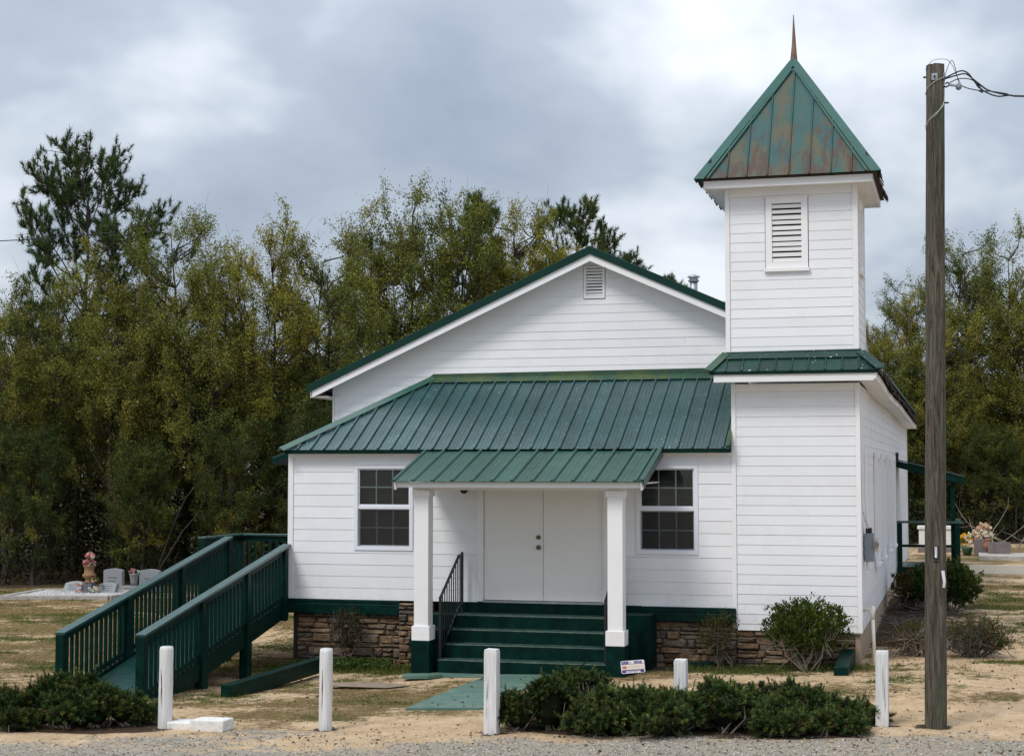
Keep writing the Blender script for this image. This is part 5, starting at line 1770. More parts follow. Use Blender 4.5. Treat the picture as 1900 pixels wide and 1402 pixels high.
def hardwood(seed, H=11.0, Rc=2.4, base=.2, nleaf=60000, forks=1, weights=(3, 3, 2.5, 1, 2, .7), bare=.25, lsize=(.042, .088), nclump=105, spread=.40):
    """trunk and leaders, limbs reaching clumps spread through an uneven rounded crown, twigs and leaves in each clump"""
    r = np.random.default_rng(seed)
    segs = []
    leaders = []
    for k in range(forks):
        az = r.uniform(0, 6.28)
        off = 0 if k == 0 else Rc * r.uniform(.3, .6)
        zf = .0 if k == 0 else H * r.uniform(.15, .35)
        hh = H * (.88 if k == 0 else r.uniform(.70, .84))
        wob = np.cumsum(r.normal(size=(14, 2)) * .09, 0)
        pts = []
        for i in range(14):
            t = i / 13
            o = off * t ** 1.3
            pts.append(np.array([math.cos(az) * o + wob[i, 0] * (1 - .5 * t), math.sin(az) * o + wob[i, 1] * (1 - .5 * t), zf + (hh - zf) * t]))
        segs += polyline_segs(pts, .14 if k == 0 else .075, .015)
        leaders.append(pts)
    zc = H * (base + (1 - base) * .52); sv_ = H * (1 - base) * .48
    lump = r.normal(size=(5, 3)); lph = r.uniform(0, 6.28, 5)
    clumps = []
    tries = 0
    while len(clumps) < nclump and tries < 4000:
        tries += 1
        d = unit(r.normal(size=3))
        q = r.uniform(.2, 1.0) ** .5
        env = 1 + .13 * sum(math.sin(3 * float(d @ lump[m_]) + lph[m_]) for m_ in range(5)) / 1.6
        uz = r.uniform(-1, 1); az_ = r.uniform(0, 6.28); rh = (1 - abs(uz) ** 2.5) ** .4
        if uz < 0: rh *= .9
        c = np.array([math.cos(az_) * rh * Rc * q * env, math.sin(az_) * rh * Rc * q * env, zc + uz * sv_ * q * (.5 + .5 * env)])
        if all(np.linalg.norm((c - e_) / np.array([1, 1, .8])) > spread for e_ in clumps):
            clumps.append(c)
    twigs = []
    owner = []
    for ci, c in enumerate(clumps):
        pts = leaders[int(np.argmin([min(np.linalg.norm(p - c) for p in L_) for L_ in leaders]))]
        hd = math.hypot(c[0], c[1])
        zt = c[2] - .35 - hd * r.uniform(.35, .8)
        p = min(pts, key=lambda a: abs(a[2] - zt))
        mid = (p + c) / 2 + np.array([r.normal() * .12, r.normal() * .12, -.10 * np.linalg.norm(c - p) + r.normal() * .06])
        q1 = p * .25 + mid * .5 + (p + mid) / 2 * .25
        lp = [p, (p + mid) / 2 + r.normal(size=3) * .05, mid, (mid + c) / 2 + r.normal(size=3) * .06, c]
        segs += polyline_segs(lp, .030, .008)
        out = unit(c - np.array([0, 0, zc - .2 * H]))
        for s in range(11):
            b0 = lp[3] + (c - lp[3]) * r.uniform(-.4, 1.0)
            td = unit(out * .55 + r.normal(size=3) * .7 + np.array([0, 0, .22]))
            tl = r.uniform(.35, .85)
            b1 = b0 + td * tl * .55
            b2 = b1 + unit(td + r.normal(size=3) * .35) * tl * .45
            segs += [(b0, b1, .008, .005), (b1, b2, .005, .0025)]
            twigs.append((b0, b1, b2)); owner.append(ci)
    for k in range(int(70 * bare) + 6):
        c = clumps[r.integers(len(clumps))]
        if c[2] < zc + .35 * sv_: continue
        d = unit(np.array([r.normal() * .45, r.normal() * .45, 1.0]))
        l = r.uniform(.5, 1.15)
        m1 = c + d * l * .5; m2 = m1 + unit(d + r.normal(size=3) * .25) * l * .5
        segs += [(c, m1, .006, .004), (m1, m2, .004, .002)]
    T = np.array(twigs); owner = np.array(owner)
    vig = r.uniform(.55, 1.3, len(clumps))
    w_ = vig[owner]; k = r.choice(len(T), nleaf, p=w_ / w_.sum())
    u_ = r.uniform(0, 1.08, nleaf)[:, None]
    A, B, C = T[k, 0], T[k, 1], T[k, 2]
    pos = np.where(u_ < .5, A + (B - A) * u_ * 2, B + (C - B) * (u_ * 2 - 1)) + r.normal(size=(nleaf, 3)) * .075
    n = len(pos)
    v, f = leaf_quads(r, pos, r.uniform(*lsize, n), flat=.2, aspect=.6)
    w = np.array(weights, float); w /= w.sum()
    cc = r.choice(len(OL), len(clumps), p=w)
    col = OL[cc[owner[k]]] * r.uniform(.7, 1.3, (n, 1))
    odd = r.random(n) < .4
    col[odd] = OL[r.choice(len(OL), odd.sum(), p=w)] * r.uniform(.7, 1.3, (odd.sum(), 1))
    sv, sf = tubes_np(segs, 5)
    return (sv, sf), (v, f, np.repeat(col, 4, 0))


def pine(seed, H=13.5, first=.42, spread=3.0, ntuft=900, dens=1.0):
    r = np.random.default_rng(seed)
    segs = []
    pts = []
    w = np.cumsum(r.normal(size=(16, 2)) * .05, 0)
    for i in range(16):
        pts.append(np.array([w[i, 0], w[i, 1], (H - .5) * i / 15]))
    segs += polyline_segs(pts, .17, .03)
    ends = []
    nl = int(30 * dens)
    for i in range(nl):
        t = first + (1 - first) * (i + r.random() * .8) / nl
        q = min(t, .995) * 15; j = min(int(q), 14)
        p = pts[j] + (pts[j + 1] - pts[j]) * (q - j)
        az = i * 2.4 + r.uniform(-.6, .6)
        tt = (t - first) / (1 - first)
        Ln = spread * (.72 + .30 * min(1, tt * 3) - .62 * tt ** 2.2) * r.uniform(.7, 1.15)
        el = R(r.uniform(8, 34) + 26 * tt)
        d = np.array([math.cos(az) * math.cos(el), math.sin(az) * math.cos(el), math.sin(el)])
        lp = [p]
        for s in range(6):
            d = unit(d + r.normal(size=3) * .13 + np.array([0, 0, .05]))
            lp.append(lp[-1] + d * Ln / 6)
        segs += polyline_segs(lp, .05 * (1.2 - .8 * t), .012)
        ends.append((lp[-1], d))
        for s in range(int(7 + Ln * 3.2)):
            u_ = r.uniform(.40, 1) * 6; j2 = min(int(u_), 5)
            b0 = lp[j2] + (lp[j2 + 1] - lp[j2]) * (u_ - j2)
            td = unit(d * .6 + r.normal(size=3) * .6 + np.array([0, 0, .42]))
            l2 = r.uniform(.3, .85)
            b1 = b0 + td * l2
            segs.append((b0, b1, .014, .007))
            ends.append((b1, unit(td + np.array([0, 0, .45]))))
            for s2 in range(r.integers(1, 4)):
                td2 = unit(td * .6 + r.normal(size=3) * .6 + np.array([0, 0, .4]))
                b2 = b0 + (b1 - b0) * r.uniform(.4, .95) + td2 * r.uniform(.15, .4)
                segs.append((b0 + (b1 - b0) * .6, b2, .008, .005))
                ends.append((b2, unit(td2 + np.array([0, 0, .45]))))
    for k in range(6):
        ends.append((pts[-1] + r.normal(size=3) * .12 + np.array([0, 0, .2]), unit(np.array([r.normal() * .4, r.normal() * .4, 1]))))
    E = np.array([e_[0] for e_ in ends]); D = np.array([e_[1] for e_ in ends])
    n = len(E); m_ = 46
    along = r.uniform(-.20, .04, (n, m_, 1))
    base = (E[:, None] + D[:, None] * along).reshape(-1, 3)
    nd_ = unit(D[:, None] * r.uniform(.35, 1.2, (n, m_, 1)) + r.normal(size=(n, m_, 3)) * .55).reshape(-1, 3)
    L = r.uniform(.14, .25, n * m_)
    v, f = blades(r, base, nd_, L, .024)
    c0 = np.array([(.060, .096, .034), (.085, .124, .040), (.042, .070, .028)])[r.integers(0, 3, n)]
    col = np.repeat(c0, m_, 0) * r.uniform(.7, 1.35, (n * m_, 1))
    brown = r.random(n * m_) < .05
    col[brown] = (.09, .06, .03)
    sv, sf = tubes_np(segs, 6)
    return (sv, sf), (v, f, np.repeat(col, 3, 0))


def raw_mesh(name, v, f, m, tint=None):
    o = np_mesh(name, v, f, m, None, tint)
    me = o.data
    bpy.data.objects.remove(o)
    return me


HW = []
specs = [dict(seed=1, H=11.0, Rc=2.5, forks=2, base=.22), dict(seed=2, H=11.0, Rc=2.9, forks=3, base=.30, weights=(3, 4, 1.5, 2.5, .5, 1)), dict(seed=3, H=11, Rc=2.2, forks=2, base=.20, weights=(2, 4, 1, 3, .5, 1), nclump=88),
         dict(seed=4, H=11.5, Rc=2.2, forks=2, base=.16, bare=.9, weights=(3, 2, 3, .8, 2, .8), nleaf=50000, nclump=88), dict(seed=5, H=10.5, Rc=2.8, forks=4, base=.25, weights=(2.5, 3, 2, 2, 1, 1)),
         dict(seed=6, H=8, Rc=2.3, forks=2, base=.06, weights=(.4, .2, 1.6, .1, 7, .2))]  # last variant: the wood's low shade is put into its dark leaf weights
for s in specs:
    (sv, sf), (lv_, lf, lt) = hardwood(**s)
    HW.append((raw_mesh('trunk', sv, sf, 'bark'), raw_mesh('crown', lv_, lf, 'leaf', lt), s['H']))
PN = []
for s in (dict(seed=31, H=12.7, first=.44, spread=3.7, dens=1.2), dict(seed=32, H=12.2, first=.6, spread=2.2, dens=.8), dict(seed=33, H=12.2, first=.55, spread=2.6, dens=.7)):
    (sv, sf), (lv_, lf, lt) = pine(**s)
    PN.append((raw_mesh('trunk', sv, sf, 'pinebark'), raw_mesh('crown', lv_, lf, 'needle', lt), s['H'] + .95))


def tree(kind, src, x, y, h, label, wide=1.0, rot=0.0, group='trees along the wood edge', z=None):
    tr, cr, H = src
    t = thing(kind, (x, y, (gzf(x, y) if z is None else z) - .05), label, 'tree', group)
    s = h / H
    t.scale = (s * wide, s * wide, s)
    t.rotation_euler = (0, 0, rot)
    link_mesh('trunk', tr, None, t)
    link_mesh('crown', cr, None, t)
    return t


TREE_LIST = [
    ('h', 0, -18.67, 14.21, 7.79, 0.85, 'leftmost olive hardwood below the tall pine, cut by the picture edge'),
    ('h', 4, -17.99, 15.50, 8.80, 0.85, 'olive hardwood directly under the crown of the tall pine'),
    ('p', 0, -18.63, 17.76, 12.89, 0.85, 'tallest pine at far left with a broad dark crown'),
    ('h', 2, -16.09, 15.60, 9.53, 0.85, 'slim hardwood just right of the tall pine trunk'),
    ('h', 3, -15.19, 16.68, 10.96, 0.85, 'tall hardwood with bare top twigs right of the tall pine'),
    ('h', 1, -13.76, 16.62, 9.24, 0.85, 'lower hardwood in the dip left of the rounded yellow crown'),
    ('h', 1, -12.80, 18.27, 10.70, 0.85, 'broad hardwood with a rounded yellow olive crown above the ramp'),
    ('h', 3, -11.40, 19.21, 10.35, 0.85, 'narrow hardwood right of the rounded yellow crown'),
    ('h', 2, -12.55, 26.00, 11.87, 0.85, 'slender yellowish hardwood above the left roof edge'),
    ('h', 0, -11.41, 27.00, 13.01, 0.85, 'tallest hardwood of the middle, rising over the left roof slope'),
    ('h', 4, -10.16, 28.00, 12.63, 0.85, 'hardwood just left of the pine tip over the roof'),
    ('p', 1, -10.99, 33.00, 13.64, 0.85, 'pine tip showing between the hardwoods over the roof slope'),
    ('h', 3, -8.56, 29.00, 12.81, 0.85, 'twiggy hardwood right of the pine tip over the roof'),
    ('h', 2, -7.53, 30.00, 12.34, 0.85, 'yellowish hardwood nearest the roof peak on its left'),
    ('h', 0, -6.62, 30.00, 10.81, 0.85, 'low hardwood just behind the roof peak'),
    ('p', 2, -7.29, 34.00, 13.59, 0.85, 'open pine rising behind the roof peak'),
    ('p', 1, -5.60, 34.00, 11.52, 0.85, 'smaller pine right of the roof peak'),
    ('p', 1, -4.24, 36.00, 10.67, 0.85, 'pine tip beside the flue pipe'),
    ('p', 2, -2.43, 36.00, 9.54, 0.85, 'smallest pine tip against the belfry wall'),
    ('h', 2, 3.44, 41.00, 9.94, 0.85, 'leafy hardwood directly right of the belfry tower'),
    ('h', 3, 4.47, 42.00, 10.98, 0.85, 'twiggy hardwood between the tower and the utility pole'),
    ('h', 4, 5.52, 40.00, 9.47, 0.85, 'lower hardwood hidden partly by the utility pole'),
    ('h', 3, 6.58, 42.00, 12.78, 0.85, 'tallest hardwood right of the utility pole'),
    ('h', 0, 8.14, 43.00, 12.58, 0.85, 'hardwood with bare twigs near the right picture edge'),
    ('h', 2, 9.06, 41.00, 11.33, 0.85, 'hardwood cut by the right picture edge'),
    ('h', 5, -17.47, 13.59, 4.64, 0.85, 'low bushy tree at the left edge of the wood'),
    ('h', 5, -14.86, 14.63, 4.09, 0.92, 'low bushy tree behind the grave plot'),
    ('h', 5, -12.85, 16.00, 4.68, 0.87, 'shade-tinted bushy tree behind the ramp rail'),
    ('h', 5, -11.42, 17.48, 5.32, 0.85, 'shade-tinted bushy tree beside the left wall of the church'),
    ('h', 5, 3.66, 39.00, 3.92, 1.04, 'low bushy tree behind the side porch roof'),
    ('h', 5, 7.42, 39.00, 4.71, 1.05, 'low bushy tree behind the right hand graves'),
]

tr_rng = random.Random(77)
for (kd, vi, x, y, h, wd, lab) in TREE_LIST:
    if kd == 'p':
        tree('pine_tree', PN[vi], x, y, h, lab, wd, tr_rng.uniform(0, 6.28), 'pines of the wood')
    else:
        tree('hardwood_tree', HW[vi], x, y, h, lab, wd, tr_rng.uniform(0, 6.28))
# second rows: dim trees filling the depth of the wood
k = 0
for row in range(3):
    x = -34.0
    while x < 27:
        e_ = float(wood_edge(x))
        y = e_ + 5.0 + row * 4.0 + tr_rng.uniform(-1.2, 1.2)
        h = tr_rng.uniform(6.6, 8.4) + (.7 if row == 2 else 0)
        if x > 1.5: h *= .86
        if not (-2 < x < 2.5 and row > 1):
            tree('hardwood_tree', HW[tr_rng.randrange(6)], x, y, h, 'dim olive hardwood deep in the wood ' + ('left of the church' if x < -10 else 'beyond the church roof' if x < 2.5 else 'right of the belfry tower') + ', behind the front trees', tr_rng.uniform(1.0, 1.35), tr_rng.uniform(0, 6.28), 'trees deep in the wood')
        x += tr_rng.uniform(2.6, 3.6)
        k += 1

# undergrowth at the wood edge, and the mass of leaves far behind
def leaf_mass(name, label, n, d0, d1, hfun, size, cols, seed, xr=(-30, 27)):
    r = np.random.default_rng(seed)
    x = r.uniform(*xr, n); w = r.uniform(d0, d1, n)
    y = wood_edge(x) + w
    top = hfun(x, y, w)
    z = gz(x, y) + top * r.random(n) ** .85
    clump = fbm(x * 1.1 + z * .9, y * 1.1 - z * .7, 3)
    keep = (clump > .43)
    if xr[0] < -4: keep &= ~((x > -3.0) & (x < 4.2))
    x, y, z = x[keep], y[keep], z[keep]
    n = len(x)
    v, f = leaf_quads(r, np.stack([x, y, z], 1), r.uniform(*size, n), flat=.2, aspect=.6)
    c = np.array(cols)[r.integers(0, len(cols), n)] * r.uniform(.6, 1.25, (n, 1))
    o = np_mesh(name, v, f, 'leaf', None, np.repeat(c, 4, 0))
    return tag(o, label, 'undergrowth', kind='stuff')


DK_SHADE = [(.026, .034, .011), (.018, .027, .009), (.045, .046, .014), (.038, .030, .014), (.018, .024, .010)]  # leaf colours darkened to stand for the deep shade low in the wood
leaf_mass('undergrowth', 'shade-tinted tangled undergrowth along the foot of the wood', 150000, .2, 5.0, lambda x, y, w: (.5 + 2.6 * fbm(x * .4, y * .4, 3)) * smooth01((w + .6) / 2.2), (.06, .12), DK_SHADE, 51)
leaf_mass('far_foliage', 'shade-tinted mass of foliage far back in the wood', 135000, 6.0, 17.0, lambda x, y, w: 3.0 + 4.4 * fbm(x * .25, y * .25, 3), (.13, .24), DK_SHADE, 52)

# thin stems and vines in the undergrowth
r = np.random.default_rng(60)
segs = []
for k in range(150):
    x = r.uniform(-28, 14)
    if -3 < x < 4.4: continue
    y = float(wood_edge(x)) + r.uniform(-.2, 4)
    p = np.array([x, y, gzf(x, y)])
    d = unit(np.array([r.normal() * .25, r.normal() * .2, 1.0]))
    pts = [p]
    L = r.uniform(1.2, 5.5)
    for s in range(6):
        d = unit(d + r.normal(size=3) * np.array([.18, .18, .08]))
        pts.append(pts[-1] + d * L / 6)
    segs += polyline_segs(pts, r.uniform(.010, .035), .005)
v, f = tubes_np(segs, 5)
tag(np_mesh('thicket_stems', v, f, 'bark'), 'thin bare stems and vines in the undergrowth of the wood', 'stems', kind='stuff')

# ================================================================== junipers
def juniper(name, label, lobes, n, seed, loc):
    r = np.random.default_rng(seed)
    root = thing(name, loc, label, 'shrub', 'low junipers at the parking edge')
    # every lobe carries rounded puffs of growth, with gaps between them
    pf = []
    for (cx, cy, cz, rx, ry, rz) in lobes:
        for q in range(9):
            d = unit(r.normal(size=3)); d[2] = abs(d[2]) * .9 - .12
            s_ = r.uniform(.075, .135)
            pf.append((cx + d[0] * rx * .92, cy + d[1] * ry * .92, cz + d[2] * rz * .92, s_, s_, s_ * r.uniform(.75, 1.05)))
    lb = np.array(pf)
    area = lb[:, 3] ** 2
    k = r.choice(len(lb), n, p=area / area.sum())
    d = unit(r.normal(size=(n, 3))); d[:, 2] = np.abs(d[:, 2]) * 1.1 - .35
    d = unit(d)
    rad = lb[k, 3:6]
    p = lb[k, :3] + d * rad * r.uniform(.45, .9, (n, 1))
    ok = p[:, 2] > gz(p[:, 0], p[:, 1]) - .02
    # drop sprays buried in other lobes
    for (cx, cy, cz, rx, ry, rz) in lobes:
        q = ((p - np.array([cx, cy, cz])) / np.array([rx, ry, rz]))
        ok &= (q ** 2).sum(1) > .36
    p, d, k = p[ok], d[ok], k[ok]
    n = len(p)
    nrm = unit(d / rad[ok])
    az = r.normal(size=(n, 3)) * .55
    sd_ = unit(nrm * 1.0 + az * .55 + np.array([0, 0, .25]))
    l = np.where(r.random(n) < .05, r.uniform(.14, .24, n), r.uniform(.05, .11, n))
    m_ = 46
    t = r.uniform(0, 1, (n, m_, 1))
    base = (p[:, None] + sd_[:, None] * l[:, None, None] * t)
    bd = unit(sd_[:, None] * .9 + r.normal(size=(n, m_, 3)) * .45)
    L = (.030 + .034 * (1 - t[..., 0])) * r.uniform(.8, 1.25, (n, m_))
    v, f = blades(r, base.reshape(-1, 3), bd.reshape(-1, 3), L.ravel(), .0095)
    kind = r.random(n)
    c0 = np.where(kind[:, None] < .5, np.array([[.034, .058, .020]]), np.where(kind[:, None] < .80, np.array([[.062, .092, .027]]), np.array([[.110, .135, .038]])))
    br = r.random(n) < .04
    c0[br] = (.09, .055, .03)
    c0 = c0 * r.uniform(.65, 1.35, (len(lb), 1))[k]
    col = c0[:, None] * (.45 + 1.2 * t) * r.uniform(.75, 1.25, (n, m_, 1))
    o = np.array(loc)
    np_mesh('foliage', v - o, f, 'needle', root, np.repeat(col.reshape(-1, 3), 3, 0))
    # woody inside
    segs = []
    for (cx, cy, cz, rx, ry, rz) in lobes:
        for q in range(7):
            e_ = unit(r.normal(size=3)); e_[2] = abs(e_[2])
            s0 = np.array([cx + r.normal() * .05, cy + r.normal() * .05, gzf(cx, cy)])
            s2 = np.array([cx, cy, cz]) + e_ * np.array([rx, ry, rz]) * .85
            s1 = (s0 + s2) / 2 + r.normal(size=3) * .05 + np.array([0, 0, -.04])
            segs += [(s0 - o, s1 - o, .014, .009), (s1 - o, s2 - o, .009, .003)]
    v, f = tubes_np(segs, 5)
    np_mesh('branches', v, f, 'paleTwig', root)['kind'] = 'stuff'
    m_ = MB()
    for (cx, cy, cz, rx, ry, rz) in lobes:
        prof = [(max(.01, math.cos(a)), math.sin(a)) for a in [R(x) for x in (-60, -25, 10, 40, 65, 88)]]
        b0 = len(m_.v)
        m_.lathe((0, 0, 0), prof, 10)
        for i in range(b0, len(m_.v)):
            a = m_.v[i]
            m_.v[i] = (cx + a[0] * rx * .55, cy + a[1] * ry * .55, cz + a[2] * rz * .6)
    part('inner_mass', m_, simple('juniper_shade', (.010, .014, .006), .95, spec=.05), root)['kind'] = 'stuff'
    return root


def lobeset(rng, x0, x1, yc, yw, hf, n):
    out = []
    for i in range(n):
        x = x0 + (x1 - x0) * (i + .5) / n + rng.uniform(-.12, .12)
        dy = rng.uniform(-1, 1)
        y = yc(x) + dy * yw
        h = hf(x) * 1.26 * (1 - .55 * abs(dy) ** 1.8) * rng.uniform(.58, 1.15)
        out.append((x, y, gzf(x, y) + h * .42, rng.uniform(.17, .32), rng.uniform(.17, .30), h * .58))
    return out


jr = random.Random(5)
juniper('juniper_shrub', 'low dark juniper at the left edge beside the white post', lobeset(jr, -5.6, -3.2, lambda x: -7.2 + .06 * (x + 4), .5, lambda x: np.interp(x, [-5.6, -4.8, -4.0, -3.4, -2.9], [.25, .30, .46, .36, .20]), 26), 6500, 71, (-4.2, -7.2, 0))
juniper('juniper_shrub', 'taller rounded juniper beside the white post at the end of the walk', lobeset(jr, 1.22, 2.75, lambda x: -5.72 + .2 * (x - 2), .55, lambda x: np.interp(x, [1.1, 1.5, 1.95, 2.5, 2.9], [.30, .46, .60, .50, .40]), 24), 7500, 72, (1.9, -5.6, 0))
juniper('juniper_shrub', 'wide spreading juniper between the sunken post and the rightmost post', lobeset(jr, 2.4, 5.05, lambda x: -5.72 + .28 * (x - 2.4), .58, lambda x: np.interp(x, [2.3, 3.0, 3.6, 4.2, 4.7, 5.1], [.40, .40, .50, .44, .34, .18]), 34), 10500, 73, (3.7, -5.4, 0))

# ================================================================== other shrubs
def shrub(name, label, c, rx, ry, z0, z1, nleaf, ls, cols, nstem, seed, twig='twig', tw=60, hollow=.35, aspect=.5):
    r = np.random.default_rng(seed)
    zb = gzf(c[0], c[1])
    root = thing(name, (c[0], c[1], zb), label, 'shrub')
    segs = []
    tips = []
    for k in range(nstem):
        az = r.uniform(0, 6.28)
        p = np.array([r.normal() * .05, r.normal() * .05, -.03])
        rr_ = math.sqrt(r.random())
        e_ = np.array([math.cos(az) * rx * rr_ * .8, math.sin(az) * ry * rr_ * .8, z0 + (z1 - z0) * r.uniform(.1, .6)])
        m1 = (p + e_) / 2 + np.array([r.normal() * .05, r.normal() * .05, -.04])
        segs += [(p, m1, .016, .011), (m1, e_, .011, .006)]
        for q in range(max(1, tw // nstem)):
            d = unit(r.normal(size=3) + np.array([0, 0, .5]) + np.array([math.cos(az), math.sin(az), 0]) * .5)
            b0 = m1 + (e_ - m1) * r.uniform(.2, 1)
            b1 = b0 + d * r.uniform(.1, .3)
            b2 = b1 + unit(d + r.normal(size=3) * .4) * r.uniform(.06, .18)
            segs += [(b0, b1, .005, .0035), (b1, b2, .0035, .002)]
            tips += [b1, b2]
    v, f = tubes_np(segs, 5)
    np_mesh('stems', v, f, twig, root)['kind'] = 'stuff'
    if nleaf:
        nc = max(12, nleaf // 14)
        d = unit(r.normal(size=(nc, 3)))
        rad = r.uniform(hollow, 1.0, (nc, 1)) ** .6
        cc = d * rad * np.array([rx, ry, (z1 - z0) / 2]) + np.array([0, 0, (z0 + z1) / 2])
        cc += (r.normal(size=(nc, 3)) * .055)
        k = r.integers(0, nc, nleaf)
        pos = cc[k] + r.normal(size=(nleaf, 3)) * .028
        out = unit(cc[k] - np.array([0, 0, z0]))
        v, f = leaf_quads(r, pos, r.uniform(*ls, nleaf), aspect=aspect, direc=out + np.array([0, 0, .5]))
        cl = np.array(cols)[r.integers(0, len(cols), nc)][k] * r.uniform(.7, 1.3, (nleaf, 1))
        np_mesh('foliage', v, f, 'leaf', root, np.repeat(cl, 4, 0))
    return root


AZ = [(.075, .105, .020), (.10, .13, .028), (.050, .075, .016), (.036, .055, .014)]
shrub('azalea_shrub', 'rounded bright green azalea in front of the tower foundation', (4.05, -.55), .60, .50, .30, .99, 9000, (.035, .06), AZ, 12, 81, 'paleTwig')
shrub('foundation_shrub', 'thin half bare shrub against the stone left of the steps', (-3.10, -.32), .24, .2, .34, .88, 2200, (.025, .045), [(.040, .042, .020), (.060, .050, .028), (.085, .070, .045)], 4, 82, 'twig', 36)
shrub('foundation_shrub', 'thin upright shrub against the stone right of the steps', (2.75, -.34), .25, .22, .22, .80, 2200, (.025, .045), [(.040, .050, .018), (.060, .060, .024), (.080, .062, .035)], 6, 83, 'twig', 50)
shrub('evergreen_shrub', 'dark green evergreen shrub by the side wall behind the utility pole', (5.95, 8.1), .66, .6, .12, .98, 9000, (.05, .085), [(.030, .055, .014), (.048, .075, .018), (.022, .038, .012), (.065, .085, .022)], 12, 84, 'twig', 120)
shrub('evergreen_shrub', 'brownish shrub left of the evergreen at the side porch', (5.30, 8.6), .36, .5, .1, .78, 2400, (.04, .07), [(.055, .050, .018), (.075, .060, .022), (.040, .040, .016)], 9, 87, 'twig', 120)
DRY = [(.070, .080, .026), (.100, .075, .034), (.050, .062, .020), (.12, .06, .03)]
shrub('bare_shrub', 'nearly leafless grey shrub left of the utility pole base', (5.55, 1.2), .36, .3, .10, .48, 1900, (.025, .045), DRY, 22, 85, 'paleTwig', 420)
shrub('bare_shrub', 'sparse brown shrub right of the utility pole', (6.48, 1.35), .48, .35, .06, .58, 3600, (.025, .05), DRY, 24, 86, 'twig', 480)

# brush and roots on the bare soil beside the side wall
r = np.random.default_rng(90)
segs = []
for k in range(140):
    x = r.uniform(4.95, 6.3); y = r.uniform(2.5, 10)
    a = r.uniform(0, 6.28); L = r.uniform(.2, .9)
    p = np.array([x, y, gzf(x, y) + r.uniform(0, .12)])
    d = np.array([math.cos(a), math.sin(a), r.normal() * .12])
    pts = [p]
    for s in range(4):
        d = unit(d + r.normal(size=3) * .22 * np.array([1, 1, .5])); pts.append(pts[-1] + d * L / 4)
    segs += polyline_segs(pts, r.uniform(.006, .018), .003)
v, f = tubes_np(segs, 5)
tag(np_mesh('brush', v, f, 'twig'), 'dead twigs strewn on the bare soil beside the side wall', 'brush', kind='stuff')

# dead branches at the wood edge behind the right graves
r = np.random.default_rng(91)
segs = []
for k in range(14):
    x = r.uniform(6.5, 11); y = r.uniform(32, 36)
    p = np.array([x, y, gzf(x, y)])
    d = unit(np.array([r.normal() * .8, r.normal() * .3, r.uniform(.1, 1)]))
    pts = [p]
    L = r.uniform(1, 3)
    for s in range(6):
        d = unit(d + r.normal(size=3) * .25); pts.append(pts[-1] + d * L / 6)
    segs += polyline_segs(pts, r.uniform(.015, .03), .004)
v, f = tubes_np(segs, 5)
tag(np_mesh('brush', v, f, 'paleTwig'), 'pale dead branches tangled behind the right hand graves', 'brush', kind='stuff')

# ================================================================== ground cover
r = np.random.default_rng(100)
# grass blades
n = 760000
x = r.uniform(-17, 9, n); y = -7.6 + 24 * r.random(n) ** 1.35
g, gn, gv_, so = masks(x, y)
inpath = (np.abs(x) < .62) & (y > -5.15) & (y < -1.2)
inhouse = (x > -4.3) & (x < 4.85) & (y > -.02)
insteps = (x > -1.8) & (x < 2.05) & (y > -1.5) & (y < 0)
pr_g = np.maximum(smooth01((g - .42) / .3) * .55, smooth01((gn - .45) / .25)) * (1 - gv_) * (1 - .8 * so)
keep = (r.random(n) < pr_g * .9 + .012 * (1 - gv_)) & ~inpath & ~inhouse & ~insteps
x, y, gn = x[keep], y[keep], gn[keep]
n = len(x)
far = 1 + np.clip((y + 6) / 14, 0, 1.4)
d = unit(np.stack([r.normal(size=n) * .7, r.normal(size=n) * .7, np.ones(n)], 1))
isg = r.random(n) < smooth01((gn - .36) / .25)
near_wall = np.exp(-((y + .35) / .5) ** 2) * (np.abs(x) > 1.6)
L = r.uniform(.018, .048, n) * (1 + .5 * isg + 1.6 * near_wall * isg)
base = np.stack([x, y, gz(x, y) - .002], 1)
v, f = blades(r, base, d, L, .006 * far)
c = np.where(isg[:, None], np.array([[.105, .125, .034]]), np.array([[.27, .200, .100]])) * r.uniform(.45, 1.4, (n, 1))
tag(np_mesh('grass', v, f, 'blade', None, np.repeat(c, 3, 0)), 'short dormant grass on the sandy churchyard', 'grass', kind='stuff')
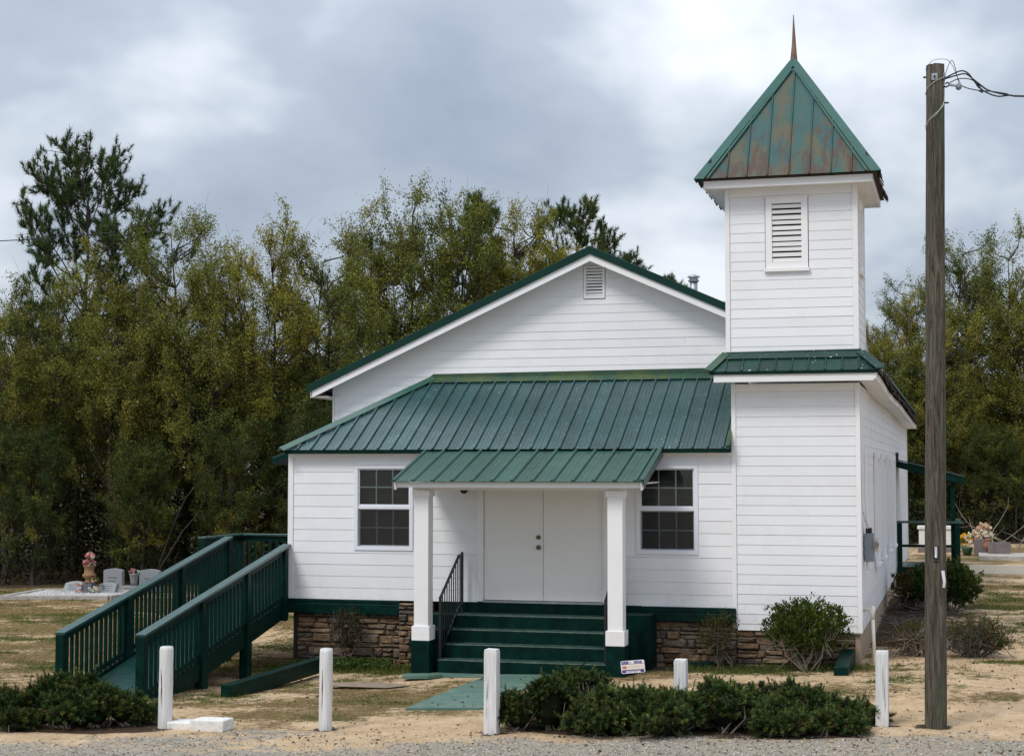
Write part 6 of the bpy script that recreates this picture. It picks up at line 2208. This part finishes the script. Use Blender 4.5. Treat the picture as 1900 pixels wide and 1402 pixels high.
# leafy weeds at the foot of the foundation
n = 5200
x = np.concatenate([r.normal(-3.05, .42, n // 2), r.normal(-3.75, .25, n // 6), r.uniform(-4.1, 4.6, n - n // 2 - n // 6)])
y = np.concatenate([r.normal(-.42, .16, n // 2), r.normal(-.45, .18, n // 6), r.normal(-.5, .3, n - n // 2 - n // 6)])
keep = ~((x > -1.8) & (x < 2.05)) & (y < -.06)
x, y = x[keep], y[keep]; n = len(x)
hz = r.random(n) * np.where(np.abs(x + 3.1) < .8, .17, .07)
v, f = leaf_quads(r, np.stack([x, y, gz(x, y) + hz], 1), r.uniform(.025, .06, n), aspect=.5)
c = np.array([(.055, .10, .020), (.08, .125, .028), (.040, .07, .016)])[r.integers(0, 3, n)] * r.uniform(.7, 1.2, (n, 1))
tag(np_mesh('weeds', v, f, 'leaf', None, np.repeat(c, 4, 0)), 'green weeds growing along the foot of the foundation', 'weeds', kind='stuff')
# road gravel
n = 26000
x = r.uniform(-6, 9, n); y = road_edge(x) + .45 - 3.6 * r.random(n) ** 1.1
g, gn, gv_, so = masks(x, y)
keep = r.random(n) < (gv_ * .9 + .02) * (1 - .9 * so)
x, y = x[keep], y[keep]; n = len(x)
P = np.stack([x, y, gz(x, y) + .004], 1)
base_c = np.array([(.30, .275, .235), (.42, .39, .34), (.17, .15, .125), (.38, .31, .225), (.54, .51, .46)])[r.integers(0, 5, n)] * r.uniform(.75, 1.15, (n, 1))
tag(pebbles('gravel', P, r.uniform(.006, .022, n), base_c), 'grey crushed gravel along the roadside', 'gravel', kind='stuff')
# fallen leaves and bark chips
n = 22000
x = r.uniform(-9, 8.5, n); y = r.uniform(-7.8, 5, n)
g, gn, gv_, so = masks(x, y)
q = fbm(x * 1.5, y * 2.2, 3)
keep = (r.random(n) < .12 + .5 * smooth01((q - .5) / .15) * .5 + .75 * so) & ~((x > -4.3) & (x < 4.8) & (y > -.05)) & ~((x > -1.8) & (x < 2.05) & (y > -1.6) & (y < 0))
x, y = x[keep], y[keep]; n = len(x)
v, f = leaf_quads(r, np.stack([x, y, gz(x, y) + .012 + .035 * ((np.abs(x) < .6) & (y > -5.1) & (y < -1.3))], 1), r.uniform(.018, .06, n), flat=.85, aspect=.5)
c = np.array([(.11, .065, .035), (.16, .095, .05), (.07, .045, .028), (.21, .14, .085)])[r.integers(0, 4, n)]
tag(np_mesh('fallen_leaves', v, f, 'leaf', None, np.repeat(c, 4, 0)), 'fallen brown leaves and bark chips on the ground', 'leaves', kind='stuff')
